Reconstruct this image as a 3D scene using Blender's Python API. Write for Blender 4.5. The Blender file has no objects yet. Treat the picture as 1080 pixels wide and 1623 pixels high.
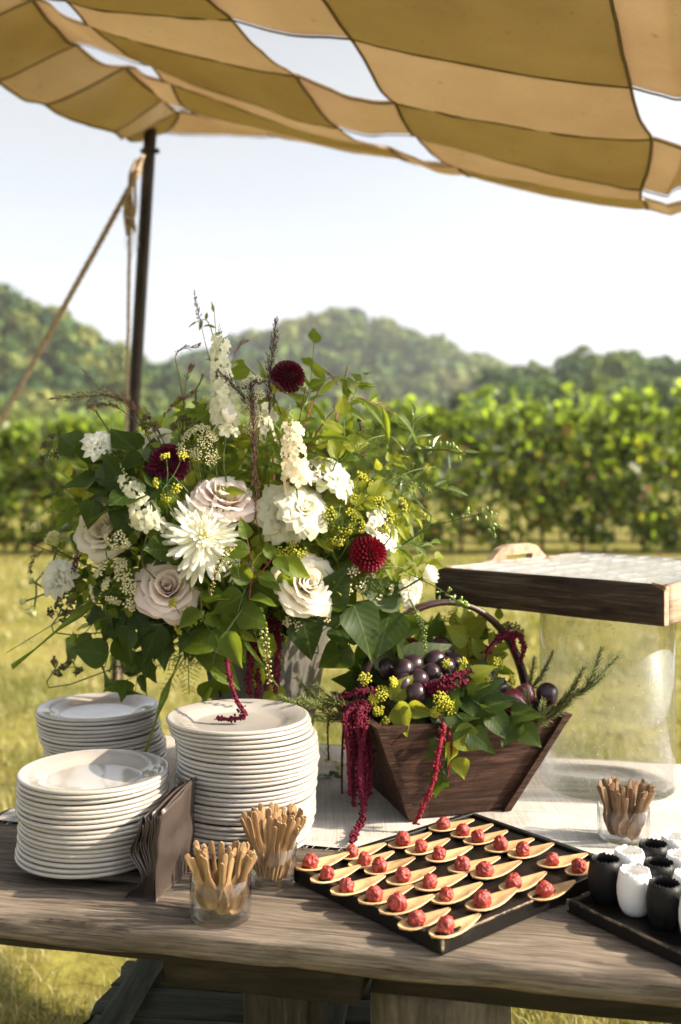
import bpy, bmesh, math, random
import numpy as np
from mathutils import Vector, Matrix, noise as mnoise

random.seed(7); rng = np.random.default_rng(7)
scn = bpy.context.scene
COL = scn.collection
R = math.radians
V = Vector
pi = math.pi

# ------------------------------------------------------------------ camera, sky, sun, exposure
F = 1600.0                      # focal length in pixels of the 1080 x 1623 photograph
HOR = 755.0                     # its horizon line
EYE = 1.45                      # camera height in metres
cam = bpy.data.cameras.new('camera')
cam.sensor_fit = 'VERTICAL'; cam.sensor_height = 36.0; cam.lens = F / 1623 * 36
cam.shift_y = -(811.5 - HOR) / 1623
cam.clip_start = 0.05; cam.clip_end = 6000
cam.dof.use_dof = True; cam.dof.focus_distance = 1.81; cam.dof.aperture_fstop = 2.6
camo = bpy.data.objects.new('camera', cam); COL.objects.link(camo)
camo.location = (0, 0, EYE); camo.rotation_euler = (R(90), 0, 0)
scn.camera = camo

SUN_AZ, SUN_EL = R(97), R(32)
world = bpy.data.worlds.new('World'); scn.world = world; world.use_nodes = True
wn = world.node_tree.nodes; wl = world.node_tree.links
sky = wn.new('ShaderNodeTexSky'); sky.sky_type = 'NISHITA'; sky.sun_disc = False
sky.sun_elevation = SUN_EL; sky.sun_rotation = SUN_AZ
sky.air_density = 1.0; sky.dust_density = 3.5; sky.ozone_density = 1.0
# a thin veil of high cloud: the sky's own brightness with most of its blue taken out
bw = wn.new('ShaderNodeRGBToBW'); wl.new(sky.outputs[0], bw.inputs[0])
veil = wn.new('ShaderNodeMix'); veil.data_type = 'RGBA'; veil.blend_type = 'MULTIPLY'; veil.inputs[0].default_value = 1
wl.new(bw.outputs[0], veil.inputs[6]); veil.inputs[7].default_value = (1.27, 1.30, 1.33, 1)
tc = wn.new('ShaderNodeTexCoord'); mp = wn.new('ShaderNodeMapping'); mp.inputs['Scale'].default_value = (1.2, 1.2, 5)
nz = wn.new('ShaderNodeTexNoise'); nz.inputs['Scale'].default_value = 1.6; nz.inputs['Detail'].default_value = 5; nz.inputs['Roughness'].default_value = .55
wl.new(tc.outputs['Generated'], mp.inputs[0]); wl.new(mp.outputs[0], nz.inputs['Vector'])
mr = wn.new('ShaderNodeMapRange'); mr.inputs[1].default_value = .3; mr.inputs[2].default_value = .7; mr.inputs[3].default_value = .70; mr.inputs[4].default_value = .97
wl.new(nz.outputs[0], mr.inputs[0])
smix = wn.new('ShaderNodeMix'); smix.data_type = 'RGBA'
wl.new(mr.outputs[0], smix.inputs[0]); wl.new(sky.outputs[0], smix.inputs[6]); wl.new(veil.outputs[2], smix.inputs[7])
wl.new(smix.outputs[2], wn['Background'].inputs[0])
wn['Background'].inputs[1].default_value = 0.116

sun = bpy.data.lights.new('sun', 'SUN'); sun.energy = 4.5; sun.angle = R(1.0); sun.color = (1.0, .86, .66)
suno = bpy.data.objects.new('sun', sun); COL.objects.link(suno)
sd = V((math.sin(SUN_AZ) * math.cos(SUN_EL), math.cos(SUN_AZ) * math.cos(SUN_EL), math.sin(SUN_EL)))
suno.rotation_euler = sd.to_track_quat('Z', 'Y').to_euler(); suno.location = sd * 30

scn.view_settings.view_transform = 'Standard'; scn.view_settings.look = 'None'
scn.view_settings.gamma = 1; scn.view_settings.use_curve_mapping = False
scn.view_settings.exposure = 1.4
scn.render.engine = 'CYCLES'
cy = scn.cycles
cy.use_denoising = True; cy.max_bounces = 8; cy.transparent_max_bounces = 24; cy.transmission_bounces = 6
cy.diffuse_bounces = 4; cy.glossy_bounces = 3; cy.volume_bounces = 0; cy.caustics_reflective = False; cy.caustics_refractive = False
cy.sample_clamp_indirect = 6; cy.use_adaptive_sampling = True; cy.adaptive_threshold = .02

# ------------------------------------------------------------------ helpers
def P(x, y, Y):                 # a pixel of the photograph at a distance -> a place in the scene
    return V(((x - 540) / F * Y, Y, EYE - (y - HOR) / F * Y))
def PZ(x, y, z):                # the same on a level plane
    return P(x, y, (EYE - z) * F / (y - HOR))
WM = {}
def link(o, parent, W):
    COL.objects.link(o)
    W = W if W is not None else Matrix.Identity(4)
    if parent is not None:
        o.parent = parent; o.matrix_basis = WM[parent.name].inverted() @ W
    else:
        o.matrix_basis = W
    WM[o.name] = W.copy()
    return o
def ob(name, me, parent=None, W=None): return link(bpy.data.objects.new(name, me), parent, W)
def tag(o, label=None, cat=None, group=None, kind=None):
    if label: o['label'] = label
    if cat: o['category'] = cat
    if group: o['group'] = group
    if kind: o['kind'] = kind
    return o
def thing(name, label, cat, W=None, group=None):
    if isinstance(W, Vector): W = Matrix.Translation(W)
    o = bpy.data.objects.new(name, None); o.empty_display_size = .03
    return tag(link(o, None, W), label, cat, group)
def T(x, y=None, z=None): return Matrix.Translation(V(x) if y is None else V((x, y, z)))
def RZ(a): return Matrix.Rotation(a, 4, 'Z')
def RX(a): return Matrix.Rotation(a, 4, 'X')
def RY(a): return Matrix.Rotation(a, 4, 'Y')
def SC(x, y=None, z=None): return Matrix.Diagonal((x, y if y is not None else x, z if z is not None else x, 1))
def frame(pos, zaxis, roll=0, s=1):
    q = V(zaxis).normalized().to_track_quat('Z', 'Y').to_matrix().to_4x4()
    return Matrix.Translation(pos) @ q @ RZ(roll) @ SC(s)
def aim(pos, ydir, up, s=1):    # leaf frame: Y along the blade, Z out of its upper face
    y = V(ydir).normalized(); x = y.cross(V(up))
    if x.length < 1e-4: x = y.cross(V((1, .1, .2)))
    x.normalize(); z = x.cross(y)
    M = Matrix((x, y, z)).transposed().to_4x4()
    return Matrix.Translation(pos) @ M @ SC(s)

class MB:
    def __init__(s): s.v = []; s.f = []; s.m = []; s.t = []; s.has_t = False
    def add(s, vs, fs, mi=0, tint=None, M=None):
        b = len(s.v)
        if M is not None: vs = [M @ V(p) for p in vs]
        s.v.extend([tuple(p) for p in vs]); s.f.extend([tuple(i + b for i in f) for f in fs]); s.m.extend([mi] * len(fs))
        if tint is not None: s.has_t = True
        s.t.extend([tint or (1, 1, 1)] * len(vs))
        return s
    def mesh(s, name, mats, smooth=True):
        me = bpy.data.meshes.new(name); me.from_pydata(s.v, [], s.f)
        for m in (mats if isinstance(mats, (list, tuple)) else [mats]): me.materials.append(m)
        if any(s.m): me.polygons.foreach_set('material_index', s.m)
        if smooth: me.polygons.foreach_set('use_smooth', [True] * len(s.f))
        if s.has_t:
            at = me.color_attributes.new('tint', 'FLOAT_COLOR', 'POINT')
            at.data.foreach_set('color', np.c_[np.array(s.t, dtype=np.float32), np.ones(len(s.t), np.float32)].ravel())
        me.update(); return me
    def build(s, name, mats, parent=None, smooth=True):          # vertices are world places: recentre them
        a = np.array(s.v); c = V(((a[:, 0].min() + a[:, 0].max()) / 2, (a[:, 1].min() + a[:, 1].max()) / 2, a[:, 2].min()))
        s.v = [tuple(p) for p in (a - np.array(c))]
        return ob(name, s.mesh(name, mats, smooth), parent, T(c))

def fast_mesh(name, verts, nper, mats, tint=None, faces=None, smooth=False):
    """many polygons of nper corners, or a face array, by foreach_set"""
    me = bpy.data.meshes.new(name); n = len(verts)
    if faces is None: faces = np.arange(n, dtype=np.int32).reshape(-1, nper)
    nf = len(faces)
    me.vertices.add(n); me.vertices.foreach_set('co', np.asarray(verts, np.float32).ravel())
    me.loops.add(nf * nper); me.loops.foreach_set('vertex_index', np.asarray(faces, np.int32).ravel())
    me.polygons.add(nf); me.polygons.foreach_set('loop_start', np.arange(0, nf * nper, nper, dtype=np.int32))
    me.materials.append(mats)
    me.update(calc_edges=True)
    if smooth: me.polygons.foreach_set('use_smooth', np.ones(nf, bool))
    if tint is not None:
        at = me.color_attributes.new('tint', 'FLOAT_COLOR', 'POINT')
        at.data.foreach_set('color', np.c_[np.asarray(tint, np.float32), np.ones(n, np.float32)].ravel())
    return me

def spline(pts, n):             # Catmull-Rom through the points
    pts = [V(p) for p in pts]
    if len(pts) == 2: return [pts[0].lerp(pts[1], i / (n - 1)) for i in range(n)]
    q = [pts[0] * 2 - pts[1]] + pts + [pts[-1] * 2 - pts[-2]]
    out = []
    for i in range(n):
        t = i / (n - 1) * (len(pts) - 1); k = min(int(t), len(pts) - 2); t -= k
        a, b, c, d = q[k:k + 4]
        out.append(.5 * ((2 * b) + (c - a) * t + (2 * a - 5 * b + 4 * c - d) * t * t + (3 * b - a - 3 * c + d) * t ** 3))
    return out
def tube(pts, rad, sides=6, cap=True):
    pts = [V(p) for p in pts]; n = len(pts); rs = rad if hasattr(rad, '__len__') else [rad] * n
    vs = []; fs = []; nrm = None
    for i, p in enumerate(pts):
        t = (pts[min(i + 1, n - 1)] - pts[max(i - 1, 0)]).normalized()
        if nrm is None: nrm = t.orthogonal().normalized()
        else:
            nrm = nrm - t * nrm.dot(t)
            nrm = nrm.normalized() if nrm.length > 1e-6 else t.orthogonal().normalized()
        b = t.cross(nrm)
        for k in range(sides):
            a = 2 * pi * k / sides; vs.append(p + (nrm * math.cos(a) + b * math.sin(a)) * rs[i])
    for i in range(n - 1):
        for k in range(sides):
            k2 = (k + 1) % sides; fs.append((i * sides + k, i * sides + k2, (i + 1) * sides + k2, (i + 1) * sides + k))
    if cap:
        fs.append(tuple(range(sides - 1, -1, -1))); fs.append(tuple((n - 1) * sides + k for k in range(sides)))
    return vs, fs
def lathe(prof, seg=40, fn=None):
    vs = []; fs = []; n = len(prof)
    for k in range(seg):
        a = 2 * pi * k / seg
        for j, (r, z) in enumerate(prof):
            if fn: r, z = fn(r, z, a, j)
            vs.append((r * math.cos(a), r * math.sin(a), z))
    for k in range(seg):
        k2 = (k + 1) % seg
        for j in range(n - 1): fs.append((k * n + j, k2 * n + j, k2 * n + j + 1, k * n + j + 1))
    return vs, fs
def box(x0, x1, y0, y1, z0, z1, bev=.002, jit=0):
    bm = bmesh.new(); bmesh.ops.create_cube(bm, size=1)
    for v in bm.verts: v.co = V(((x0 + x1) / 2 + v.co.x * (x1 - x0), (y0 + y1) / 2 + v.co.y * (y1 - y0), (z0 + z1) / 2 + v.co.z * (z1 - z0)))
    if bev: bmesh.ops.bevel(bm, geom=bm.edges[:], offset=bev, segments=1, affect='EDGES')
    vs = [v.co.copy() for v in bm.verts]; fs = [tuple(v.index for v in f.verts) for f in bm.faces]; bm.free()
    if jit: vs = [v + V((random.uniform(-jit, jit), random.uniform(-jit, jit), random.uniform(-jit, jit))) for v in vs]
    return vs, fs
def beam(L, W, H, seed=0, n=18, rough=.003, endr=.01):
    """a sawn board along X (0..L), Y 0..W, Z -H..0, with worn edges and uneven ends"""
    rs = random.Random(seed); b = min(.006, H * .2)
    sec = [(b, 0), (W * .33, 0), (W * .66, 0), (W - b, 0), (W, -b), (W, -H + b), (W - b, -H), (b, -H), (0, -H + b), (0, -H * .5), (0, -b)]
    vs = []; fs = []; m = len(sec); off = rs.uniform(0, 99)
    for i in range(n + 1):
        x = L * i / n
        for j, (y, z) in enumerate(sec):
            d = mnoise.noise_vector(V((x * 9 + off, j * 1.7, off))) * rough
            xx = x + (rs.uniform(-endr, endr) if i in (0, n) else 0)
            vs.append((xx, y + d.y, z + d.z * .6))
    for i in range(n):
        for j in range(m):
            j2 = (j + 1) % m; fs.append((i * m + j, (i + 1) * m + j, (i + 1) * m + j2, i * m + j2))
    fs.append(tuple(range(m))); fs.append(tuple(n * m + j for j in range(m - 1, -1, -1)))
    return vs, fs
_ico = {}
def ico(sub):
    if sub not in _ico:
        bm = bmesh.new(); bmesh.ops.create_icosphere(bm, subdivisions=sub, radius=1)
        _ico[sub] = ([v.co.copy() for v in bm.verts], [tuple(v.index for v in f.verts) for f in bm.faces]); bm.free()
    return _ico[sub]
OCT = ([V(p) for p in ((1, 0, 0), (-1, 0, 0), (0, 1, 0), (0, -1, 0), (0, 0, 1), (0, 0, -1))],
       [(0, 2, 4), (2, 1, 4), (1, 3, 4), (3, 0, 4), (2, 0, 5), (1, 2, 5), (3, 1, 5), (0, 3, 5)])
def ordn(i):
    w = ['first', 'second', 'third', 'fourth', 'fifth', 'sixth', 'seventh', 'eighth', 'ninth', 'tenth', 'eleventh', 'twelfth', 'thirteenth', 'fourteenth',
         'fifteenth', 'sixteenth', 'seventeenth', 'eighteenth', 'nineteenth', 'twentieth', 'twenty-first', 'twenty-second', 'twenty-third', 'twenty-fourth',
         'twenty-fifth', 'twenty-sixth', 'twenty-seventh', 'twenty-eighth', 'twenty-ninth', 'thirtieth']
    return w[i]

# ------------------------------------------------------------------ materials
class NM:
    def __init__(s, name):
        s.m = bpy.data.materials.new(name); s.m.use_nodes = True
        s.n = s.m.node_tree.nodes; s.l = s.m.node_tree.links; s.b = s.n['Principled BSDF']; s.o = s.n['Material Output']
    def new(s, t, **k):
        x = s.n.new('ShaderNode' + t)
        for a, v in k.items(): setattr(x, a, v)
        return x
    def set(s, node, **k):
        for a, v in k.items(): node.inputs[a.replace('_', ' ')].default_value = v
        return node
    def L(s, a, b): s.l.new(a, b)
    def coord(s, scale=(1, 1, 1), kind='Object', rand=True):
        tc = s.new('TexCoord'); mp = s.new('Mapping'); mp.inputs['Scale'].default_value = scale
        s.L(tc.outputs[kind], mp.inputs['Vector'])
        if rand:
            oi = s.new('ObjectInfo'); mu = s.new('Math', operation='MULTIPLY'); mu.inputs[1].default_value = 37.0
            s.L(oi.outputs['Random'], mu.inputs[0]); s.L(mu.outputs[0], mp.inputs['Location'])
        return mp.outputs[0]
    def noise(s, co, scale, detail=4, rough=.55, dist=0):
        n = s.new('TexNoise'); s.set(n, Scale=scale, Detail=detail, Roughness=rough, Distortion=dist); s.L(co, n.inputs['Vector']); return n.outputs[0]
    def ramp(s, fac, stops):
        r = s.new('ValToRGB'); e = r.color_ramp.elements
        while len(e) < len(stops): e.new(.5)
        for x, (p, c) in zip(e, stops): x.position = p; x.color = (*c, 1)
        s.L(fac, r.inputs[0]); return r.outputs[0]
    def mix(s, fac, a, b, mode='MIX'):
        x = s.new('Mix', data_type='RGBA', blend_type=mode)
        for sock, val in ((x.inputs[0], fac), (x.inputs[6], a), (x.inputs[7], b)):
            if isinstance(val, bpy.types.NodeSocket): s.L(val, sock)
            elif isinstance(val, (int, float)): sock.default_value = val
            else: sock.default_value = (*val, 1)
        return x.outputs[2]
    def bump(s, h, strength=.3, dist=.002):
        b = s.new('Bump'); s.set(b, Strength=strength, Distance=dist); s.L(h, b.inputs['Height']); s.L(b.outputs[0], s.b.inputs['Normal']); return b.outputs[0]
    def base(s, c, rough=.5, spec=.5):
        if isinstance(c, bpy.types.NodeSocket): s.L(c, s.b.inputs['Base Color'])
        else: s.b.inputs['Base Color'].default_value = (*c, 1)
        s.b.inputs['Roughness'].default_value = rough; s.b.inputs['Specular IOR Level'].default_value = spec
        return s
    def trans(s, c, fac):       # light coming through a thin leaf, petal or cloth
        t = s.new('BsdfTranslucent'); mx = s.new('MixShader'); mx.inputs[0].default_value = fac
        if isinstance(c, bpy.types.NodeSocket): s.L(c, t.inputs[0])
        else: t.inputs[0].default_value = (*c, 1)
        s.L(s.b.outputs[0], mx.inputs[1]); s.L(t.outputs[0], mx.inputs[2]); s.L(mx.outputs[0], s.o.inputs[0]); return s

def wood(name, dark, mid, light, sc=(1.5, 22, 22), rough=.75, bump=.5, spec=.25, big=2.0, fine=0):
    n = NM(name); co = n.coord(sc)
    a = n.noise(co, 3.0, 8, .68, .6); c = n.ramp(a, [(.3, dark), (.5, mid), (.72, light)])
    co2 = n.coord((1, 2.5, 2.5)); b = n.noise(co2, big * 2, 4, .6)
    blot = n.ramp(b, [(.3, (.62, .60, .58)), (.65, (1.1, 1.08, 1.05))])
    c = n.mix(1, c, blot, 'MULTIPLY')
    co3 = n.coord((sc[0] * .8, sc[1] * 3.5, sc[2] * 3.5)); k = n.noise(co3, 2.2, 6, .7)
    crack = n.ramp(k, [(.30, (.28, .25, .22)), (.40, (1, 1, 1))]); c = n.mix(.85, c, crack, 'MULTIPLY')
    if fine:
        co4 = n.coord((sc[0] * 1.3, sc[1] * fine, sc[2] * fine)); f4 = n.noise(co4, 3.0, 6, .75, .3); c = n.mix(1, c, n.ramp(f4, [(.3, (.45, .43, .41)), (.5, (1, 1, 1)), (.7, (1.45, 1.42, 1.38))]), 'MULTIPLY')
        vo = n.new('TexVoronoi'); n.L(n.coord((1.1, 5, 5)), vo.inputs['Vector']); n.set(vo, Scale=2.2); kn = n.ramp(vo.outputs['Distance'], [(.03, (.12, .09, .07)), (.075, (.6, .56, .52)), (.13, (1, 1, 1))]); c = n.mix(.9, c, kn, 'MULTIPLY')
    n.base(c, rough, spec); ad = n.new('Math', operation='ADD'); n.L(a, ad.inputs[0]); n.L(crack, ad.inputs[1])
    n.bump(ad.outputs[0], bump, .0025); return n.m

def leafm(name, c1, c2, tr=.35, trc=None, rough=.42, spec=.5, vein=True):
    n = NM(name); oi = n.new('ObjectInfo'); co = n.coord((1, 1, 1), rand=True)
    ns = n.noise(co, 9, 3); ad = n.new('Math', operation='ADD'); n.L(oi.outputs['Random'], ad.inputs[0])
    mu = n.new('Math', operation='MULTIPLY'); n.L(ns, mu.inputs[0]); mu.inputs[1].default_value = .9; n.L(mu.outputs[0], ad.inputs[1])
    m2 = n.new('Math', operation='MULTIPLY'); n.L(ad.outputs[0], m2.inputs[0]); m2.inputs[1].default_value = .62
    c = n.mix(m2.outputs[0], c1, c2)
    if vein:
        co2 = n.coord((1, 1, 1), rand=False); sp = n.new('SeparateXYZ'); n.L(co2, sp.inputs[0])
        ab = n.new('Math', operation='ABSOLUTE'); n.L(sp.outputs[0], ab.inputs[0])
        s1 = n.new('Math', operation='MULTIPLY'); n.L(ab.outputs[0], s1.inputs[0]); s1.inputs[1].default_value = -.9
        s2 = n.new('Math', operation='ADD'); n.L(sp.outputs[1], s2.inputs[0]); n.L(s1.outputs[0], s2.inputs[1])
        s3 = n.new('Math', operation='MULTIPLY'); n.L(s2.outputs[0], s3.inputs[0]); s3.inputs[1].default_value = 44
        sn = n.new('Math', operation='SINE'); n.L(s3.outputs[0], sn.inputs[0])
        n.bump(sn.outputs[0], .05, .010)
        vr = n.ramp(sn.outputs[0], [(.93, (0, 0, 0)), (1.0, (.35, .35, .35))]); mr_ = n.ramp(ab.outputs[0], [(.006, (.6, .6, .6)), (.02, (0, 0, 0))])
        c = n.mix(n.mix(1, vr, mr_, 'ADD'), c, tuple(min(1, 2.2 * x + .02) for x in c2))
        sb = n.noise(co, 30, 3); c = n.mix(1, c, n.ramp(sb, [(.25, (.65, .62, .6)), (.5, (1, 1, 1)), (.8, (1.2, 1.15, 1.0))]), 'MULTIPLY')
    n.base(c, rough, spec)
    n.trans(trc or tuple(min(1, 2.1 * (a + b) / 2 + .02) for a, b in zip(c1, c2)), tr)
    return n.m
def petalm(name, c0, c1, tr=.3, rough=.55, h0=-.4, h1=.5):
    """pigment runs from c0 at the heart to c1 at the lip of the petal"""
    n = NM(name); co = n.coord((1, 1, 1), rand=False); sp = n.new('SeparateXYZ'); n.L(co, sp.inputs[0])
    mr = n.new('MapRange'); n.set(mr, From_Min=h0, From_Max=h1); n.L(sp.outputs[2], mr.inputs[0])
    oi = n.new('ObjectInfo'); ma = n.new('MapRange'); n.set(ma, To_Min=.9, To_Max=1.05); n.L(oi.outputs['Random'], ma.inputs[0])
    c = n.mix(mr.outputs[0], c0, c1); c = n.mix(1, c, ma.outputs[0], 'MULTIPLY')
    n.base(c, rough, .3); co2 = n.coord((26, 26, 5)); n.bump(n.noise(co2, 2, 3), .12, .01)
    n.trans(c, tr); return n.m
def plain(name, c, rough=.5, spec=.5, nsc=0, var=.3, tr=0, bump=0):
    n = NM(name)
    if nsc:
        co = n.coord(); a = n.noise(co, nsc, 5, .6)
        cc = n.ramp(a, [(.3, tuple(x * (1 - var) for x in c)), (.7, tuple(min(1, x * (1 + var)) for x in c))])
        if bump: n.bump(a, bump, .003)
    else: cc = c
    n.base(cc, rough, spec)
    if tr: n.trans(tuple(min(1, x * 1.5) for x in c), tr)
    return n.m
def tinted(name, tr=.4, rough=.5, spec=.4, tmul=1.7):
    n = NM(name); at = n.new('Attribute', attribute_name='tint'); n.base(at.outputs['Color'], rough, spec)
    if tr: n.trans(n.mix(1, at.outputs['Color'], (tmul, tmul * .98, tmul * .55), 'MULTIPLY'), tr)
    return n.m
def clear(name, tint=(1, 1, 1), milk=.0, streak=False, power=1.0, base_gloss=.0, rough=.02):
    """thin clear wall: what is behind shows through, the sheen grows towards the edge"""
    n = NM(name); tr = n.new('BsdfTransparent'); tr.inputs[0].default_value = (*tint, 1)
    gl = n.new('BsdfGlossy'); gl.inputs['Roughness'].default_value = rough
    fr = n.new('LayerWeight'); fr.inputs['Blend'].default_value = .5; pw = n.new('Math', operation='POWER'); n.L(fr.outputs['Facing'], pw.inputs[0]); pw.inputs[1].default_value = 3.6
    mu = n.new('Math', operation='MULTIPLY_ADD'); n.L(pw.outputs[0], mu.inputs[0]); mu.inputs[1].default_value = .85 * power; mu.inputs[2].default_value = base_gloss + .04; mu.use_clamp = True
    mx = n.new('MixShader'); n.L(mu.outputs[0], mx.inputs[0]); n.L(tr.outputs[0], mx.inputs[1]); n.L(gl.outputs[0], mx.inputs[2])
    out = mx.outputs[0]
    if milk:
        df = n.new('BsdfDiffuse'); df.inputs[0].default_value = (.9, .9, .88, 1); tl = n.new('BsdfTranslucent'); tl.inputs[0].default_value = (.9, .9, .88, 1)
        m0 = n.new('MixShader'); m0.inputs[0].default_value = .5; n.L(df.outputs[0], m0.inputs[1]); n.L(tl.outputs[0], m0.inputs[2])
        m1 = n.new('MixShader'); n.L(out, m1.inputs[1]); n.L(m0.outputs[0], m1.inputs[2])
        if streak:
            co = n.coord((34, 34, 1.6)); a = n.noise(co, 1.0, 6, .7); co2 = n.coord((1, 1, 1)); b = n.noise(co2, 180, 2, .5)
            r = n.ramp(a, [(.42, (milk * .35,) * 3), (.75, (milk * 2.2,) * 3)]); r2 = n.ramp(b, [(.66, (0, 0, 0)), (.74, (.5, .5, .5))])
            n.L(n.mix(1, r, r2, 'ADD'), m1.inputs[0])
        else: m1.inputs[0].default_value = milk
        out = m1.outputs[0]
    n.L(out, n.o.inputs[0]); return n.m
# ------------------------------------------------------------------ the place: lawn, vineyard, wooded hills
def lerp_nodes(x, nodes): return np.interp(x, [a for a, b in nodes], [b for a, b in nodes])
g = NM('grass_soil'); co = g.coord(rand=False)
a = g.noise(co, .8, 6, .65); b = g.noise(co, 9, 5, .7); c1 = g.ramp(a, [(.35, (.17, .16, .04)), (.55, (.235, .215, .06)), (.7, (.28, .225, .10))])
c2 = g.ramp(b, [(.3, (.55, .5, .45)), (.65, (1.15, 1.15, 1.0))]); g.base(g.mix(1, c1, c2, 'MULTIPLY'), .95, .1); g.bump(b, .6, .03)
M_GROUND = g.m
gx = np.concatenate([-np.geomspace(900, 1.5, 30), np.linspace(-1, 1, 6), np.geomspace(1.5, 900, 30)])
gy = np.concatenate([[-60, -20, -6, -2], np.linspace(-.5, 20, 40), np.geomspace(21, 1500, 30)])
XX, YY = np.meshgrid(gx, gy)
ZZ = .012 * np.sin(XX * 2.1 + 1) * np.sin(YY * 1.7) * (YY < 40)
nx_, ny_ = len(gx), len(gy); idx = np.arange(nx_ * ny_).reshape(ny_, nx_)
quads = np.stack([idx[:-1, :-1], idx[:-1, 1:], idx[1:, 1:], idx[1:, :-1]], -1).reshape(-1, 4)
ground = ob('ground', fast_mesh('ground', np.c_[XX.ravel(), YY.ravel(), ZZ.ravel()], 4, M_GROUND, faces=quads, smooth=True)); tag(ground, 'mown lawn turning yellow in the late sun', None, None, 'structure')

def blades(n, x0, x1, y0, y1, h, w, seed, thr=-.25):
    r = np.random.default_rng(seed); x = r.uniform(x0, x1, n); y = r.uniform(y0, y1, n)
    pat = np.sin(x * 2.3 + 1.3 * np.sin(y * 1.9)) * np.sin(y * 2.9 + np.cos(x * 3.1)) + .6 * np.sin(x * 9.1 + y * 4) * np.sin(y * 8.3 - x * 3)
    keep = pat + r.normal(0, .5, n) > thr; x, y, pat = x[keep], y[keep], pat[keep]; n = len(x)
    hh = h * r.uniform(.45, 1.35, n) * (1 + .25 * np.clip(pat, -1, 1)); az = r.uniform(0, 2 * pi, n); ln = hh * r.uniform(.2, 1.1, n); ta = az + r.normal(0, .5, n)
    dx, dy = np.cos(az) * w / 2, np.sin(az) * w / 2; lx, ly = -np.sin(ta) * ln, np.cos(ta) * ln
    z = np.zeros(n)
    pts = np.stack([np.c_[x - dx, y - dy, z], np.c_[x + dx, y + dy, z], np.c_[x - dx * .75 + lx * .35, y - dy * .75 + ly * .35, hh * .6],
                    np.c_[x + dx * .75 + lx * .35, y + dy * .75 + ly * .35, hh * .6], np.c_[x + lx, y + ly, hh]], 1).reshape(-1, 3)
    f = np.array([[0, 1, 3], [0, 3, 2], [2, 3, 4]])[None] + (np.arange(n) * 5)[:, None, None]
    dry = np.clip(.45 - .5 * pat + r.normal(0, .35, n), 0, 1)[:, None]
    col = (1 - dry) * np.array([.175, .19, .045]) + dry * np.array([.40, .335, .18]); col *= r.uniform(.7, 1.25, n)[:, None]
    return pts, f.reshape(-1, 3), np.repeat(col, 5, 0)
M_GRASS = tinted('grass_blades', .35, .55, .3, 1.5)
parts = [blades(52000, -1.9, 1.0, 2.2, 4.2, .045, .0045, 1), blades(34000, -3.2, 2.6, 4.2, 8, .055, .008, 2), blades(26000, -6.5, 6.5, 8, 17.6, .07, .018, 3)]
vs = np.concatenate([p[0] for p in parts]); o_ = np.cumsum([0] + [len(p[0]) for p in parts]); fs = np.concatenate([p[1] + o for p, o in zip(parts, o_)])
grass = ob('grass', fast_mesh('grass', vs, 3, M_GRASS, np.concatenate([p[2] for p in parts]), fs))
tag(grass, 'short patchy grass, green tufts among dry straw', 'grass', None, 'stuff')

def leaf_quads(c, nrm, size, r, asp=.8):
    """small four-cornered leaf faces at the places c, facing about nrm"""
    n = len(c); nrm = nrm / np.linalg.norm(nrm, axis=1)[:, None]
    t = r.normal(size=(n, 3)); t -= nrm * (t * nrm).sum(1)[:, None]; t /= np.linalg.norm(t, axis=1)[:, None]; b = np.cross(nrm, t)
    s = size[:, None]
    bend = nrm * s * r.uniform(-.25, .25, n)[:, None]
    return np.stack([c - t * s, c + b * s * asp + bend, c + t * s * 1.1, c - b * s * asp + bend], 1).reshape(-1, 3)

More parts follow.
